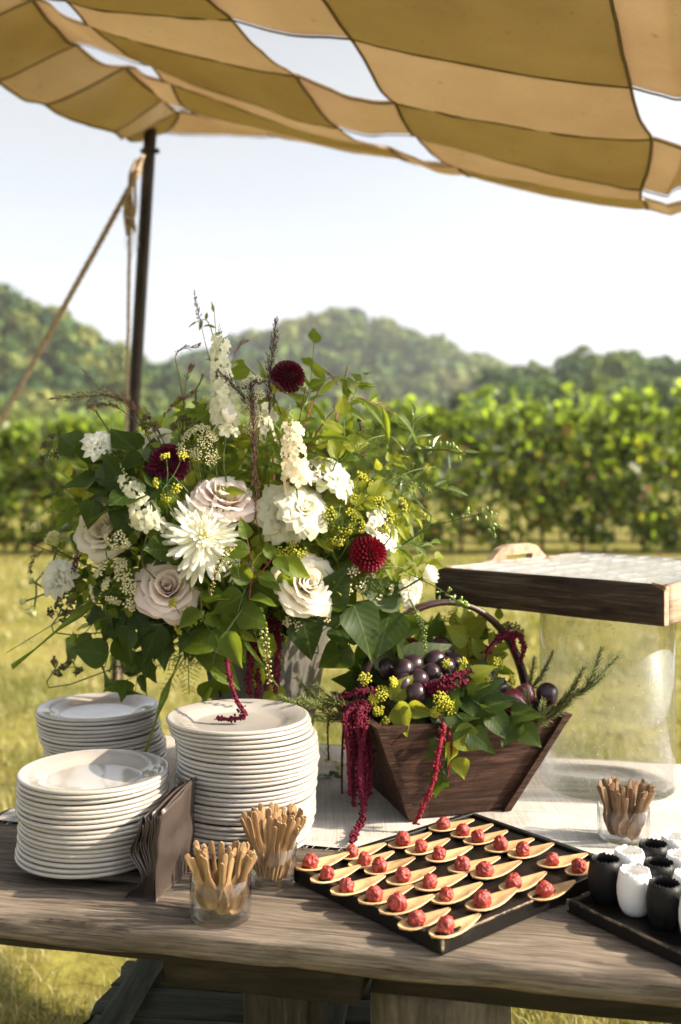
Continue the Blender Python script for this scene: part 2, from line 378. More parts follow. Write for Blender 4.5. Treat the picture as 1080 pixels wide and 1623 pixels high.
M_VINE = tinted('vine_leaves', .5, .42, .35, 3.0); M_WOODLEAF = tinted('woodland_leaves', .25, .7, .2, 1.5); M_BARK = plain('bark', (.09, .065, .045), .9, .2, 14, .5)
def vine_row(Y, x0, x1, top, bot, n, label, slope=0, seed=1, posts=True, size=.088):
    r = np.random.default_rng(seed); root = thing('vine_row', label, 'vine row', V(((x0 + x1) / 2, Y, 0)), 'rows of vines behind the lawn')
    x = r.uniform(x0, x1, n); u = r.beta(1.35, 1.15, n)
    zt = top + .03 * x + .17 * np.sin(x * 1.9 + seed) + .12 * np.sin(x * 5.3 + 2 * seed) + .08 * np.sin(x * 11 + seed)
    z = bot + (zt - bot) * u + r.normal(0, .05, n); th = .30 * np.sqrt(np.clip(1.15 - (2 * u - 1) ** 2, .05, 1)) + .05
    y = Y + slope * x + r.normal(0, 1, n) * th * .8
    ns = n // 6                                           # young shoots standing out of the top
    sx = r.uniform(x0, x1, ns // 14 + 1); k = r.integers(0, len(sx), ns); v = r.uniform(0, 1, ns) ; ht = r.uniform(.15, .7, len(sx)) * (1 + .25 * np.clip(sx / 6, -.6, 1)) 
    x = np.r_[x, sx[k] + r.normal(0, .05, ns)]; z = np.r_[z, top + .03 * sx[k] - .05 + ht[k] * v]; y = np.r_[y, Y + slope * sx[k] + r.normal(0, .12, ns)]
    gap = np.sin(x * 1.37 + seed + 2 * np.sin(z * 2.1)) * np.sin(z * 3.3 + 1.7 * np.sin(x * 2.3 + seed)) + .5 * np.sin(x * 4.1 + z * 5)    # thin places in the leaf wall
    kp = r.random(len(x)) < np.clip(.62 + .75 * gap, .16, 1); hi = np.r_[np.zeros(n, bool), np.ones(ns, bool)]; kp |= hi & (r.random(len(x)) < .8); x, y, z, hi = x[kp], y[kp], z[kp], hi[kp]
    N = len(x); c = np.c_[x, y, z]; nr = r.normal(size=(N, 3)) * .9 + np.array([.55, -.35, .35])
    col = np.array([.070, .100, .011]) * r.uniform(.25, 1.9, N)[:, None]
    ye = r.random(N) < .17; col[ye] = np.array([.22, .23, .025]) * r.uniform(.6, 1.2, ye.sum())[:, None]
    br = r.random(N) < .035; col[br] = np.array([.2, .1, .03])
    col[hi] = np.array([.15, .2, .035]) * r.uniform(.7, 1.3, hi.sum())[:, None]
    pts = leaf_quads(c, nr, size * r.uniform(.6, 1.4, N), r, .85)
    fo = ob('foliage', fast_mesh('foliage', pts, 4, M_VINE, np.repeat(col, 4, 0)), root, Matrix.Identity(4)); tag(fo, None, None, None, 'stuff')
    if posts:
        for i, xx in enumerate(np.arange(x0 + .6, x1, 1.15)):
            p0 = V((xx, Y + slope * xx, 0)); p = spline([p0, p0 + V((r.uniform(-.06, .06), 0, .35)), p0 + V((r.uniform(-.1, .1), 0, .8))], 6)
            MB().add(*tube(p, [.035, .03, .028, .026, .025, .02], 6)).build('trunk', M_BARK, root)
            if i % 4 == 0: MB().add(*tube([p0 + V((.4, 0, 0)), p0 + V((.4, 0, top - .05))], .04, 6)).build('post', M_BARK, root)
    return root
vine_row(19.0, -11, 12, 2.32, .10, 25000, 'leafy vine row nearest the lawn, backlit and yellowing', .01, 5)
vine_row(22.0, -13, 14, 2.42, .2, 9000, 'second vine row, only its top showing over the first', .01, 6)
vine_row(25.5, -15, 16, 2.55, .6, 6500, 'farthest vine row, a pale strip of leaves below the woods', .01, 8, False)

# hills: ridge lines read off the skyline, less the height of the trees on them
HILLS = {
 'left': dict(Y=230, th=8, sig=62, pts=[(-700, 380), (-300, 395), (-100, 425), (0, 446), (60, 468), (100, 490), (150, 520), (200, 546), (290, 580), (380, 625), (500, 690), (620, 752)]),
 'mid': dict(Y=480, th=10, sig=130, pts=[(-500, 640), (100, 640), (250, 590), (330, 562), (380, 537), (450, 516), (500, 503), (550, 496), (600, 507), (650, 530), (700, 547), (760, 572), (850, 612), (1000, 660), (1400, 700)]),
 'right': dict(Y=165, th=11, sig=36, pts=[(480, 752), (600, 705), (680, 660), (740, 600), (780, 568), (820, 562), (860, 548), (930, 535), (980, 545), (1040, 545), (1080, 547), (1250, 538), (1700, 500)]),
}
def hill_h(hd, x, y):
    px = 540 + x * F / hd['Y']; top = (HOR - lerp_nodes(px, hd['pts'])) / F * hd['Y'] + EYE - hd['th']
    d = (y - hd['Y']) / hd['sig']; fall = np.where(d < 0, np.exp(-(d ** 2) * .8), np.exp(-(d / 2.2) ** 2))
    return np.maximum(top, 0) * fall - .4
def terrain(x, y): return np.maximum.reduce([hill_h(h, x, y) for h in HILLS.values()])
hx = np.linspace(-420, 420, 140); hy = np.concatenate([np.linspace(45, 300, 70), np.linspace(310, 900, 40)]); XX, YY = np.meshgrid(hx, hy)
ZZ = terrain(XX, YY) + np.sin(XX * .09) * np.sin(YY * .07) * .6 - .1
idx = np.arange(XX.size).reshape(XX.shape); quads = np.stack([idx[:-1, :-1], idx[:-1, 1:], idx[1:, 1:], idx[1:, :-1]], -1).reshape(-1, 4)
hn = NM('hill_ground'); co = hn.coord(rand=False); hn.base(hn.ramp(hn.noise(co, .05, 6, .6), [(.35, (.04, .05, .015)), (.65, (.10, .10, .03))]), .95, .1)
hills = ob('hills', fast_mesh('hills', np.c_[XX.ravel(), YY.ravel(), ZZ.ravel()], 4, hn.m, faces=quads, smooth=True)); tag(hills, 'rolling hills under the woods', None, None, 'structure')

def crown(r, c, rx, rz, n, col, s):
    nb = int(r.integers(7, 12)); d = r.normal(size=(nb, 3)); d /= np.linalg.norm(d, axis=1)[:, None]; d[:, 2] = np.abs(d[:, 2]) * 1.1 - .25
    bc = c + d * np.array([rx, rx, rz]) * r.uniform(.35, .72, nb)[:, None]; br = rx * r.uniform(.32, .55, nb)
    k = r.integers(0, nb, n); q = r.normal(size=(n, 3)); q /= np.linalg.norm(q, axis=1)[:, None]
    p = bc[k] + q * (br[k] * r.uniform(.75, 1.12, n))[:, None]
    nr = q + r.normal(size=(n, 3)) * .45
    bt = r.uniform(.75, 1.3, nb); cc = col * (bt[k] * r.uniform(.75, 1.25, n))[:, None]
    return leaf_quads(p, nr, s * r.uniform(.6, 1.4, n), r), np.repeat(cc, 4, 0)
GREENS = [np.array(c) * np.array([1.16, 1.40, 1.05]) for c in ((.045, .068, .020), (.06, .082, .022), (.085, .10, .026), (.115, .118, .032), (.035, .055, .022), (.14, .125, .04))]
def wood_of(name, label, hd, xs, ys, step, n, s, rx, seed, w):
    r = np.random.default_rng(seed); V_, C_ = [], []
    for yy in np.arange(*ys, step * 1.15):
        for xx in np.arange(*xs, step):
            x = xx + r.uniform(-.5, .5) * step; y = yy + r.uniform(-.5, .5) * step
            z = float(terrain(np.array(x), np.array(y))); px = 540 + x * F / y
            if px < -160 or px > 1240 or z < hd['min']: continue
            k = rx * r.uniform(.7, 1.25); h = hd['th'] * r.uniform(.75, 1.08); col = GREENS[r.choice(len(GREENS), p=w)]
            v, c = crown(r, np.array([x, y, z + h * .58]), k, h * .42, n, col, s); V_.append(v); C_.append(c)
    o = ob(name, fast_mesh(name, np.concatenate(V_), 4, M_WOODLEAF, np.concatenate(C_))); tag(o, label, 'wood', None, 'stuff'); return len(V_)
HILLS['left']['min'] = 1.0; HILLS['mid']['min'] = 4; HILLS['right']['min'] = .6
wood_of('woodland', 'mixed woods covering the tall hill behind the tent pole', HILLS['left'], (-110, 10), (120, 250), 7.2, 260, .75, 4.2, 11, [.18, .2, .2, .2, .1, .12])
wood_of('woodland', 'hazy wooded hill with a rounded top, farthest off', HILLS['mid'], (-190, 160), (300, 500), 13, 170, 1.5, 7.5, 12, [.25, .22, .2, .15, .1, .08])
wood_of('woodland', 'dark woods on the low rise behind the serving tray', HILLS['right'], (-2, 95), (108, 172), 6.6, 300, .6, 4.0, 13, [.3, .25, .15, .05, .22, .03])
r_ = np.random.default_rng(21)
for i, (px, ty, Yt) in enumerate([(628, 655, 96), (668, 640, 92), (705, 612, 98), (742, 600, 94), (785, 590, 99), (826, 588, 95), (868, 575, 97), (905, 580, 92), (945, 572, 98), (985, 585, 94), (1028, 575, 97), (1070, 580, 93), (1115, 570, 96), (35, 640, 88), (120, 655, 84)]):
    x = (px - 540) / F * Yt; zt = EYE + (HOR - ty) / F * Yt; k = r_.uniform(2.3, 3.2)
    root = thing('tree', f'round leafy tree at the foot of the woods, {ordn(12 - i)} from the tray side' if i < 13 else ['pale leafy tree below the hill beside the guy rope', 'pale leafy tree below the hill beside the tent pole'][i - 13], 'tree', V((x, Yt, -.1)), 'trees at the foot of the woods')
    p = [V((x, Yt, -.1)), V((x + r_.uniform(-.2, .2), Yt, zt * .4)), V((x + r_.uniform(-.3, .3), Yt, zt * .8))]; m = MB().add(*tube(spline(p, 6), [.24, .2, .17, .14, .1, .05], 7))
    for q in range(4):
        a_ = q * 1.7 + i; m.add(*tube([p[1], p[1] + V((math.cos(a_) * k * .6, math.sin(a_) * k * .6, zt * .3))], [.09, .03], 5))
    m.build('trunk', M_BARK, root)
    col = GREENS[[0, 4, 1, 0, 2, 0, 1, 4, 2, 0, 1, 4, 0, 3, 2][i]]
    v, c = crown(r_, np.array([x, Yt, zt * .58]), k, zt * .46, 900, col, .34)
    tag(ob('crown', fast_mesh('crown', v, 4, M_WOODLEAF, c), root, Matrix.Identity(4)), kind='stuff')

# the air between: far things fade
hz_ = bpy.data.materials.new('haze'); hz_.use_nodes = True; hz_.node_tree.nodes.clear()
pv = hz_.node_tree.nodes.new('ShaderNodeVolumePrincipled'); pv.inputs['Color'].default_value = (.93, .95, 1, 1); pv.inputs['Density'].default_value = .00042; pv.inputs['Anisotropy'].default_value = .3
ou = hz_.node_tree.nodes.new('ShaderNodeOutputMaterial'); hz_.node_tree.links.new(pv.outputs[0], ou.inputs['Volume'])
haze = MB().add(*box(-1000, 1000, -80, 1700, -1.5, 100, 0)); haze = ob('haze', haze.mesh('haze', hz_, False)); tag(haze, 'thin warm haze lying over the valley', 'haze', None, 'stuff')

# ------------------------------------------------------------------ the awning of crossed canvas strips
cn = NM('canvas'); co = cn.coord((1, 1, 1), rand=False)
bl = cn.noise(co, 2.2, 5, .6); cc = cn.ramp(bl, [(.3, (.58, .42, .31)), (.55, (.69, .52, .395)), (.75, (.76, .60, .465))])
sp_ = cn.noise(co, 34, 3, .55); cc = cn.mix(1, cc, cn.ramp(sp_, [(.2, (.62, .55, .45)), (.34, (1, 1, 1))]), 'MULTIPLY')
wv = cn.noise(co, 420, 2, .5); cc = cn.mix(.35, cc, cn.ramp(wv, [(.3, (.6, .6, .6)), (.7, (1.15, 1.15, 1.15))]), 'MULTIPLY')
cn.base(cc, .95, .1); cn.bump(wv, .15, .002); cn.trans(cn.mix(1, cc, (.42, .355, .30), 'MULTIPLY'), .20); M_CANVAS = cn.m
hm = NM('canvas_hem'); hm.base((.15, .108, .066), .9, .1); M_HEM = hm.m
ROWY = [2.05, 3.0, 3.35, 3.75, 4.0, 4.35, 4.5, 4.75]
NODE = {
 1: [(-260, 25), (-10, -45), (105, 0), (372, 32), (556, 60), (1003, 137), (1130, 150), (1560, 165)],
 2: [(-120, 78), (52, -4), (142, 36), (470, 119), (625, 160), (1035, 218), (1120, 226), (1500, 235)],
 3: [(-5, 128), (125, 72), (240, 104), (540, 201), (660, 214), (1018, 300), (1100, 292), (1440, 296)],
 4: [(70, 165), (200, 105), (270, 131), (618, 236), (723, 262), (1022, 309), (1095, 315), (1420, 310)],
 5: [(180, 208), (261, 152), (302, 172), (652, 251), (745, 273), (1027, 328), (1100, 329), (1400, 320)],
 6: [(198, 215), (285, 176), (388, 191), (600, 232), (705, 259), (1000, 316), (1090, 318), (1390, 312)],
 7: [(226, 221), (262, 209), (440, 214), (622, 246), (735, 270), (1020, 325), (1095, 326), (1390, 318)]}
G3 = np.zeros((8, 8, 3))
for r, row in NODE.items():
    for c, (px, py) in enumerate(row):
        Y = ROWY[r]; X = (px - 540) / F * Y; Y = Y - .16 * X; G3[r, c] = P(px, py, Y)
for c in range(8): G3[0, c] = G3[1, c] + np.array([-.38, -1.0, .10 + .05 * math.sin(c * 2)])
def cr(p0, p1, p2, p3, t): return .5 * (2 * p1 + (p2 - p0) * t + (2 * p0 - 5 * p1 + 4 * p2 - p3) * t * t + (3 * p1 - p0 - 3 * p2 + p3) * t ** 3)
def along(arr, t):              # Catmull-Rom on a list of points, parameter in node units
    n = len(arr); t = min(max(t, 0), n - 1 - 1e-6); k = int(t); g_ = lambda i: arr[i] if 0 <= i < n else (2 * arr[0] - arr[1] if i < 0 else 2 * arr[-1] - arr[-2])
    return cr(g_(k - 1), g_(k), g_(k + 1), g_(k + 2), t - k)
def surf(r, c): return along([along(G3[i], c) for i in range(8)], r)
awn = thing('canvas_awning', 'tan canvas awning of crossed strips with open squares between', 'awning', V((0, 3.6, 2.6)))
def strip(r0, r1, c0, c1, nr, nc, dz, across):
    """across: the strip runs along the columns' direction c, its long edges are r0 and r1"""
    Gp = np.zeros((nr + 1, nc + 1, 3))
    for i in range(nr + 1):
        for j in range(nc + 1):
            u = i / nr; v = j / nc; p = surf(r0 + (r1 - r0) * u, c0 + (c1 - c0) * v)
            rr_, cc_ = r0 + (r1 - r0) * u, c0 + (c1 - c0) * v          # cloth hangs a little between its seams, the same for both layers
            bel = abs(math.sin(pi * rr_)) ** .8 + abs(math.sin(pi * cc_)) ** .8
            wr = .012 * mnoise.noise(V((p[0] * 3, p[1] * 7, 1))) + .006 * mnoise.noise(V((p[0] * 13 + p[1] * 9, p[1] * 6, 7)))
            Gp[i, j] = p + np.array([0, 0, dz - .016 * bel + wr])
    idx = np.arange(Gp[..., 0].size).reshape(Gp.shape[:2])
    q = np.stack([idx[:-1, :-1], idx[:-1, 1:], idx[1:, 1:], idx[1:, :-1]], -1).reshape(-1, 4)
    s_ = ob('canvas_strip', fast_mesh('canvas_strip', Gp.reshape(-1, 3), 4, M_CANVAS, faces=q, smooth=True), awn, Matrix.Identity(4))
    for side in (0, 1):                                                # a folded hem along each long edge
        L = Gp[0 if side == 0 else -1] if across else Gp[:, 0 if side == 0 else -1]
        I = Gp[2 if side == 0 else -3] if across else Gp[:, 2 if side == 0 else -3]
        d = I - L; d /= np.linalg.norm(d, axis=1)[:, None]; w = .009
        lo_ = np.array([0, 0, -.0075 if across else -.0025]); L = L + lo_; dn = np.array([0, 0, -.0016]); A = L - d * .001 + dn; B = L + d * w + dn; C = L + d * w - dn * 1.0; D = L - d * .001 - dn
        v = np.stack([A, B, C, D], 1).reshape(-1, 3); n = len(L); f = []
        for i in range(n - 1):
            for k in range(4): k2 = (k + 1) % 4; f.append((i * 4 + k, i * 4 + k2, i * 4 + 4 + k2, i * 4 + 4 + k))
        ob('hem', fast_mesh('hem', v, 4, M_HEM, faces=np.array(f), smooth=False), s_, Matrix.Identity(4))
for (a_, b_) in ((0, 1), (2, 3), (4, 5), (6, 7)): strip(a_, b_, 0, 7, 8, 112, .0025, True)
for (a_, b_) in ((0, 1), (2, 3), (4, 5), (6, 7)): strip(0, 7, a_, b_, 96, 10, -.0025, False)

M_POLE = wood('pole_wood', (.018, .013, .010), (.032, .024, .018), (.06, .046, .034), (14, 14, 1.2), .6, .3)
M_ROPE = NM('rope'); co = M_ROPE.coord((1, 1, 1), rand=False); M_ROPE.base(M_ROPE.ramp(M_ROPE.noise(co, 60, 3), [(.3, (.22, .16, .10)), (.7, (.45, .36, .25))]), .9, .1); M_ROPE = M_ROPE.m
pole = thing('tent_pole', 'dark wooden tent pole leaning beneath the awning corner', 'pole', V(P(176, 1249, 4.7)))
top_, bot_ = P(239, 205, 4.7), P(176, 1249, 4.7)
MB().add(*tube([bot_.lerp(top_, i / 9) for i in range(10)], .029, 12)).build('shaft', M_POLE, pole)
kx = bot_.lerp(top_, .965); MB().add(*tube([kx + V((-.035, -.02, 0)), kx + V((.05, -.02, .0))], .012, 8)).build('peg', M_POLE, pole)
def rope(pts, r, n=60, tw=.35):
    m = MB(); L = sum((V(pts[i + 1]) - V(pts[i])).length for i in range(len(pts) - 1)); ps = spline(pts, n)
    for s_ in range(3):
        q = []
        for i, p in enumerate(ps):
            t = (ps[min(i + 1, n - 1)] - ps[max(i - 1, 0)]).normalized(); a = t.orthogonal().normalized(); b = t.cross(a); an = s_ * 2.094 + i / (n - 1) * L / (r * 9) * 2 * pi
            q.append(p + (a * math.cos(an) + b * math.sin(an)) * r * .5)
        m.add(*tube(q, r * .62, 5))
    return m
gr = thing('guy_rope', 'taut guy rope running from the tent pole down to the lawn', 'rope', P(-364, 1335, 4.0))
rope([P(222, 268, 4.62), P(-364, 1335, 4.0)], .013, 260).build('cord', M_ROPE, gr)
MB().add(*tube([P(-364, 1335, 4.0) + V((.02, 0, -.05)), P(-364, 1335, 4.0) + V((-.06, 0, .14))], .015, 8)).build('stake', M_POLE, gr)
hk = thing('rope_hank', 'loose hank of frayed rope knotted near the top of the pole', 'rope', P(210, 380, 4.6))
m = MB()
for i in range(5):
    a_ = i * 1.3; m.add(*rope([P(222 + math.cos(a_) * 6, 246 + i * 3, 4.62), P(210 + 5 * math.cos(a_), 282, 4.56 + .03 * math.sin(a_)), P(206 + 9 * math.cos(a_ * 2), 330, 4.55), P(207 + 7 * math.sin(a_ * 3), 362 + 12 * math.sin(a_), 4.57)], .0075, 26).v and (lambda q: (q.v, q.f))(rope([P(222 + math.cos(a_) * 6, 246 + i * 3, 4.62), P(210 + 5 * math.cos(a_), 282, 4.56 + .03 * math.sin(a_)), P(206 + 9 * math.cos(a_ * 2), 330, 4.55), P(207 + 7 * math.sin(a_ * 3), 362 + 12 * math.sin(a_), 4.57)], .0075, 26)))
m.build('coil', M_ROPE, hk)
m = MB()
for i in range(9):
    p0 = P(203 + i * 1.6, 350 + 3 * (i % 3), 4.56); m.add(*tube(spline([p0, p0 + V((random.uniform(-.01, .01), 0, -.05)), p0 + V((random.uniform(-.02, .02), 0, -.1 - .02 * (i % 4)))], 5), .0016, 4))
m.build('fray', M_ROPE, hk)
MB().add(*(lambda q: (q.v, q.f))(rope([P(222, 262, 4.62), P(208, 300, 4.6), P(205, 420, 4.62), P(200, 700, 4.63), P(182, 1215, 4.62)], .009, 120))).build('tail', M_ROPE, hk)
# ------------------------------------------------------------------ the table
TZ = .75; TH = R(-11.9); TO = V((0, 1.4954, 0))
def TB(s, t, z=TZ): return TO + V((math.cos(TH) * s - math.sin(TH) * t, math.sin(TH) * s + math.cos(TH) * t, z))
M_PLANK = wood('weathered_plank', (.062, .048, .037), (.168, .137, .108), (.275, .232, .19), (1.6, 34, 34), .8, 1.0, .2, 2.0, 3.2)
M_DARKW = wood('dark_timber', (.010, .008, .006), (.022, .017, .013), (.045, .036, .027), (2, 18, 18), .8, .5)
M_GREENW = wood('green_timber', (.018, .022, .014), (.052, .058, .036), (.105, .105, .07), (1.6, 20, 20), .8, .5)
table = thing('wooden_table', 'rough grey plank table, its boards worn and uneven', 'table', T(TO) @ RZ(TH))
Wt = WM[table.name]; t0 = 0; PW = [.172, .158, .160, .163, .158, .162, .160]
for i, w in enumerate(PW):
    me = MB().add(*beam(2.5, w - .006, .036 + (.004 if i == 0 else 0), 40 + i, 90 if i == 0 else 46, .0075 if i == 0 else .003, .012)).mesh('plank', M_PLANK)
    ob('plank', me, table, Wt @ T(-.80 - [.25, 0, .02, -.01, .015, 0, .02][i], t0 + .002, TZ + random.uniform(-.0015, .0004) - (.001 if i else 0))); t0 += w
def timber(name, L, W, H, M, mat, parent, seed, rough=.004): return ob(name, MB().add(*beam(L, W, H, seed, 12, rough, .008)).mesh(name, mat), parent, M)
zb = TZ - .0425
# under the top: battens, a long rail, square and round posts
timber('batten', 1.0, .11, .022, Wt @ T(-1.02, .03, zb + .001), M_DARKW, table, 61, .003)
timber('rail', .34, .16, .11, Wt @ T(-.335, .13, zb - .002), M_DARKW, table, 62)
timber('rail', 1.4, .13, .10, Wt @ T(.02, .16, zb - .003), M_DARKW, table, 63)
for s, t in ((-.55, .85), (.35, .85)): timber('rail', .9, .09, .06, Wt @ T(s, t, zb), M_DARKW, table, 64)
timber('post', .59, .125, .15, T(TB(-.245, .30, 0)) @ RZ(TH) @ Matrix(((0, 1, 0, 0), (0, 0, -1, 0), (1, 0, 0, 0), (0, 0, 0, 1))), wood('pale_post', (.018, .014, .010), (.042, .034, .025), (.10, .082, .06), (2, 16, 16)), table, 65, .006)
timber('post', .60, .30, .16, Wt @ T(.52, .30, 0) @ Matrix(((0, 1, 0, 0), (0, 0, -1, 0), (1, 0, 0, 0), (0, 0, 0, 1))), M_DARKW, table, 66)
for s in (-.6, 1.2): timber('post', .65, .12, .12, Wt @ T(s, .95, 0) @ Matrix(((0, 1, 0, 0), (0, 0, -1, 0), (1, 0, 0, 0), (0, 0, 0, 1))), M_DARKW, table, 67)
sm = MB(); n_ = 26; pr = [(.128, 0), (.126, .12), (.13, .3), (.124, .45), (.122, .58), (.116, .60), (0, .602)]
v_, f_ = lathe(pr, n_, lambda r, z, a, j: (r * (1 + .035 * math.sin(3 * a + z * 4) + .02 * math.sin(7 * a)), z)); sm.add(v_, f_)
ob('stump', sm.mesh('stump', wood('stump_wood', (.05, .04, .03), (.13, .11, .085), (.24, .205, .16), (10, 10, 1.3))), table, T(.172, 1.77, 0))

crate = thing('wooden_crate', 'old green wooden crate on the grass beneath the table', 'crate', T(-.165, 2.06, 0) @ RZ(R(-6)))
Wc = WM[crate.name]
for i in range(3): timber('board', .66, .108, .02, Wc @ T(-.33, -.17 + i * .112, .37 + random.uniform(-.002, .002)), M_GREENW, crate, 70 + i, .003)
for k, (y, nm) in enumerate(((-.165, 'front'), (.145, 'back'))):
    for j in range(3): timber('board', .64, .015, .105, Wc @ T(-.32, y, .345 - j * .113), M_GREENW, crate, 75 + j + 4 * k, .002)
for s in (-.30, .12): timber('cleat', .33, .06, .016, Wc @ T(s + .06, -.168, .387) @ RZ(pi / 2), M_GREENW, crate, 83, .002)
for s in (-.318, .302):
    for j in range(3): timber('board', .30, .016, .105, Wc @ T(s + .016, -.148, .345 - j * .113) @ RZ(pi / 2), M_GREENW, crate, 86 + j, .002)

# linen runner over the back boards
ln = NM('linen'); co = ln.coord((1, 1, 1), rand=False)
co1 = ln.coord((3, 160, 1), rand=False); co2 = ln.coord((160, 3, 1), rand=False); a = ln.noise(co1, 2.2, 5, .7); b = ln.noise(co2, 2.2, 4, .7)
w_ = ln.mix(.5, a, b); c = ln.ramp(w_, [(.34, (.30, .275, .25)), (.5, (.47, .445, .41)), (.66, (.60, .575, .54))])
st = ln.noise(co, 5, 5, .65); c = ln.mix(1, c, ln.ramp(st, [(.3, (.72, .69, .66)), (.6, (1, 1, 1))]), 'MULTIPLY')
ln.base(c, .95, .1); ln.bump(w_, .7, .002); M_LINEN = ln.m
nx, ny = 150, 34; Gp = np.zeros((ny + 1, nx + 1, 3))
for i in range(ny + 1):
    for j in range(nx + 1):
        s = -.83 + 2.4 * j / nx; t = .385 + .70 * i / ny + .006 * mnoise.noise(V((s * 4, 3, 1)))
        e = .0026 * (mnoise.noise(V((s * 7, t * 22, 5))) + .6 * mnoise.noise(V((s * 16, t * 40, 8)))) + .0012
        z = TZ + .0045 + max(0, e)
        if s < -.80: z -= (-.80 - s) * .8
        Gp[i, j] = TB(s, t, z)
idx = np.arange((nx + 1) * (ny + 1)).reshape(ny + 1, nx + 1); q = np.stack([idx[:-1, :-1], idx[:-1, 1:], idx[1:, 1:], idx[1:, :-1]], -1).reshape(-1, 4)
run = thing('table_runner', 'long off-white linen runner spread over the back boards', 'runner', TB(0, .7, TZ))
ob('cloth', fast_mesh('cloth', Gp.reshape(-1, 3), 4, M_LINEN, faces=q, smooth=True), run, Matrix.Identity(4))
m = MB()
for i in range(150):
    t = .385 + .70 * random.random(); p = TB(-.83, t, TZ - .018); m.add(*tube([p, p + V((-.006, random.uniform(-.005, .005), -.004)), p + V((-.016 + random.uniform(-.006, .006), random.uniform(-.01, .01), -.016))], .0006, 3))
for i in range(90):
    s = -.82 + .9 * random.random(); p = TB(s, .386, TZ + .006); m.add(*tube([p, p + V((random.uniform(-.004, .004), -.006, -.001)), p + V((random.uniform(-.008, .008), -.012, -.003))], .0005, 3))
tag(m.build('fringe', M_LINEN, run), kind='stuff')
CZ = TZ + .008                  # top of the runner

# ------------------------------------------------------------------ plates
cer = NM('cream_china'); co = cer.coord((1, 1, 1)); cer.base(cer.ramp(cer.noise(co, 7, 3), [(.3, (.35, .318, .285)), (.7, (.41, .378, .342))]), .10, .5); cer.b.inputs['Coat Weight'].default_value = .4; cer.b.inputs['Coat Roughness'].default_value = .04; M_CHINA = cer.m
pr = [(0, .004), (.055, .004), (.078, .0035), (.082, .0), (.086, .0005), (.088, .004), (.104, .0105), (.127, .0152), (.1320, .0155), (.1345, .0172), (.1352, .0195), (.1345, .0217), (.1320, .0231), (.129, .0230), (.108, .0182), (.094, .0135), (.086, .0085), (.078, .0075), (.03, .0073), (0, .0073)]
PLATE = MB().add(*lathe(pr, 56)).mesh('plate', M_CHINA)
def stack(x, y, z, n, pitch, where, lean, seed):
    r = random.Random(seed); dx = dy = 0
    for i in range(n):
        dx = dx * .75 + r.gauss(0, .0016); dy = dy * .75 + r.gauss(0, .0012)
        ex, ey = lean(i / (n - 1)); M = T(x + ex + dx, y + ey + dy, z + i * pitch) @ RZ(r.uniform(0, 6)) @ RX(r.gauss(0, .006)) @ RY(r.gauss(0, .006))
        k = n - 1 - i
        lab = f'cream dinner plate on top of the {where}' if k == 0 else (f'cream dinner plate at the very bottom of the {where}' if i == 0 else f'cream dinner plate, {ordn(k)} from the top of the {where}')
        tag(ob('dinner_plate', PLATE, None, M), lab, 'plate', f'plates in the {where}')
stack(-.452, 1.835, CZ - .003, 18, .0083, 'low front plate stack', lambda u: (.003 * math.sin(u * 4), 0), 3)
stack(-.188, 1.914, CZ - .003, 27, .0085, 'tall plate stack', lambda u: (.012 * math.sin(u * 2.6) - .014 * max(0, u - .8) * 5, 0), 4)
stack(-.537, 2.27, CZ - .003, 20, .0083, 'plate stack at the back', lambda u: (.008 * math.sin(u * 5), .0), 5)

